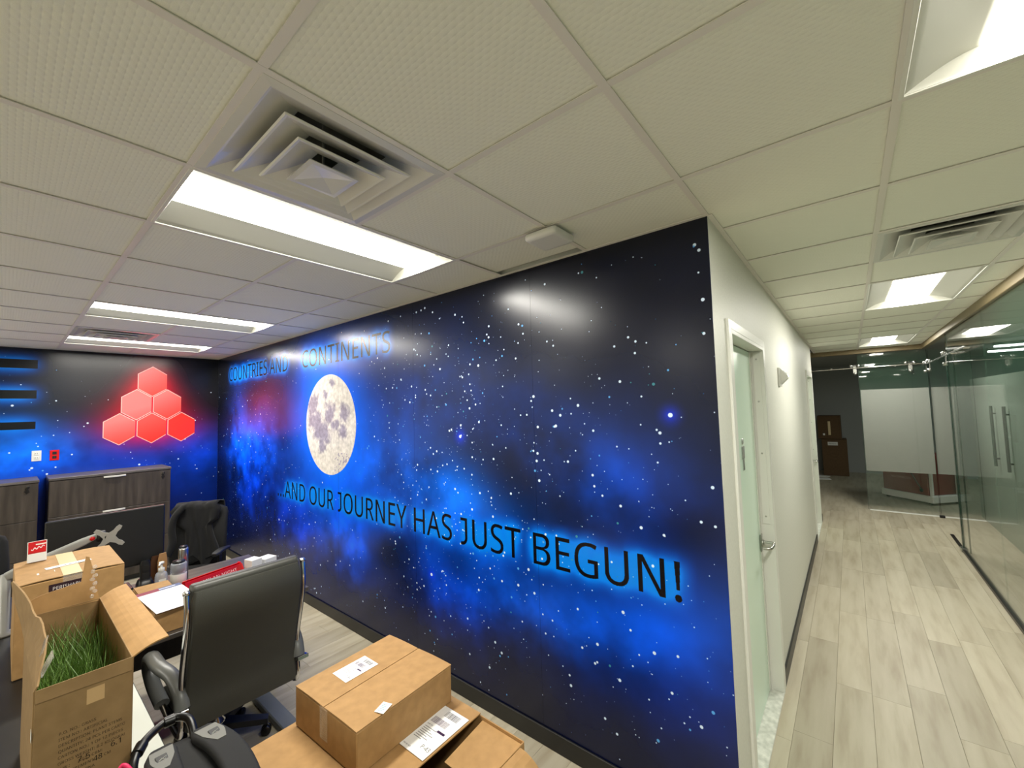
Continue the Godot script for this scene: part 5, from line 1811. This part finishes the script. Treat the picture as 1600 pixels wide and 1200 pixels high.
	rows = []
	for k in 9:
		var u := k / 8.0
		var s := pow(sin(clampf(u * 0.94 + 0.03, 0, 1) * PI), 0.5)
		var ring := []
		for v in rrect(0, 0.016 * s, 0.031 * s, 0.0158 * s, 0.0155 * s): ring.append(Vector3(lerpf(-0.055, 0.055, u), v.y, v.x))
		rows.append(ring)
	loft(st, rows)
	obj("shell", st, M.black_plastic, t)
	st = mb()
	lathe(st, [[0.0005, -0.004], [0.007, -0.004], [0.007, 0.004], [0.0005, 0.004]], 12, Vector3(0.028, 0.028, 0), Basis(Vector3.RIGHT, PI / 2))
	obj("wheel", st, M.steel, t)
	backpack()

func backpack():
	var t := thing("backpack", "black backpack with two grey strap tags lying on the dark desk's edge", "backpack", Vector3(-1.40, 0.755, -0.368))
	# own x runs from its top (-x) to its bottom (+x); straps lie uppermost
	var st := mb()
	var rows := []
	for k in 15:
		var u := k / 14.0
		var s := pow(sin(clampf(0.06 + 0.88 * u, 0, 1) * PI), 0.42)
		var cy := 0.085
		var ring := []
		var hw := 0.102 * s
		var hh := 0.085 * (0.55 + 0.45 * s)
		for v in rrect(0, 0, hw, hh, minf(hw, hh) * 0.72, 7):
			var lump := 1.0 + 0.03 * sin(v.x * 40.0 + u * 12.0)
			ring.append(Vector3(lerpf(-0.27, 0.24, u), cy + v.y * lump, v.x * lump))
		rows.append(ring)
	loft(st, rows)
	obj("body", st, M.pack_cloth, t)
	# padded back with a dark hollow down its middle
	for s in [-1.0, 1.0]:
		st = mb()
		rows = []
		for k in 13:
			var u := k / 12.0
			var x := lerpf(-0.235, 0.22, u)
			var z: float = s * (0.050 + 0.020 * sin(u * PI))
			var h := 0.166 + 0.022 * sin(clampf(u * 1.15, 0, 1) * PI)
			var w := 0.038 * (0.75 if k == 0 or k == 12 else 1.0)
			var ring := []
			for v in rrect(z, h, w, 0.014, 0.012): ring.append(Vector3(x, v.y, v.x))
			rows.append(ring)
		loft(st, rows)
		var sp := obj("shoulder_strap", st, M.pack_cloth, t)
		st = mb()
		rows = []
		for k in 7:
			var u := k / 6.0
			var x := lerpf(-0.215, -0.10, u)
			var uu := (x + 0.235) / 0.455
			var z: float = s * (0.050 + 0.020 * sin(uu * PI))
			var h := 0.166 + 0.022 * sin(clampf(uu * 1.15, 0, 1) * PI) + 0.0155
			var w := 0.027 * (1.0 - 0.6 * maxf(u - 0.55, 0.0) * 2.2)
			rows.append([Vector3(x, h, z - w), Vector3(x, h, z + w), Vector3(x, h - 0.006, z + w), Vector3(x, h - 0.006, z - w)])
		loft(st, rows, true, true, false)
		var tg := obj("strap_tag", st, M.grey_web, sp)
		tg.set_meta("label", "grey tag on the shoulder strap")
		st = mb()
		var lx := -0.155
		var lz: float = s * 0.062
		var lh := 0.166 + 0.012 + 0.0155 + 0.003
		var y3 := lh - 0.001
		box(st, Vector3(lx, y3 - 0.001, lz), Vector3(0.034, 0.003, 0.026), 0.0012)
		obj("emblem_patch", st, M.dark_web, sp)
		st = mb()
		prism(st, PackedVector2Array([Vector2(0.0, -0.011), Vector2(0.016, -0.004), Vector2(0.004, 0.0), Vector2(0.012, 0.009)]), -0.0015, 0.0022, Transform3D(Basis(Vector3.RIGHT, Vector3.BACK, Vector3.DOWN), Vector3(lx - 0.002, y3 + 0.001, lz)))
		obj("tag_emblem", st, M.white_plastic, sp)
	st = mb()
	tube(st, smooth_path([Vector3(-0.19, 0.12, 0.112), Vector3(-0.235, 0.165, 0.110), Vector3(-0.285, 0.183, 0.085), Vector3(-0.335, 0.186, 0.03), Vector3(-0.338, 0.186, -0.01), Vector3(-0.30, 0.18, -0.035), Vector3(-0.235, 0.14, -0.035)], 6), 0.0115, 12)
	for p in [[Vector3(-0.262, 0.177, 0.098), Vector3(-0.288, 0.184, 0.082)], [Vector3(-0.337, 0.1865, 0.022), Vector3(-0.338, 0.1865, -0.003)]]: tube(st, p, 0.0155, 12)
	obj("haul_handle", st, M.pack_rubber, t)
	st = mb()
	tube(st, smooth_path([Vector3(-0.18, 0.135, 0.118), Vector3(-0.212, 0.165, 0.137), Vector3(-0.228, 0.184, 0.138), Vector3(-0.222, 0.184, 0.126), Vector3(-0.19, 0.15, 0.105)], 5), 0.005, 8)
	box(st, Vector3(-0.17, 0.125, 0.110), Vector3(0.05, 0.014, 0.03), 0.004)
	obj("pink_loop", st, M.pink_web, t).set_meta("label", "pink loop on the backpack")
	# blue bottle stuck in the side away from the camera
	var b := thing("blue_tube", "blue plastic tube between the backpack and the open carton at bottom", "tube", Vector3(-1.895, 0.0, -0.60))
	st = mb()
	lathe(st, [[0.0005, 0], [0.03, 0], [0.032, 0.01], [0.032, 0.56], [0.02, 0.58], [0.0005, 0.58]], 16)
	obj("shell", st, M.blue_plastic, b)
	st = mb()
	lathe(st, [[0.0005, 0.58], [0.018, 0.58], [0.018, 0.605], [0.0005, 0.607]], 14)
	obj("cap", st, M.black_plastic, b)
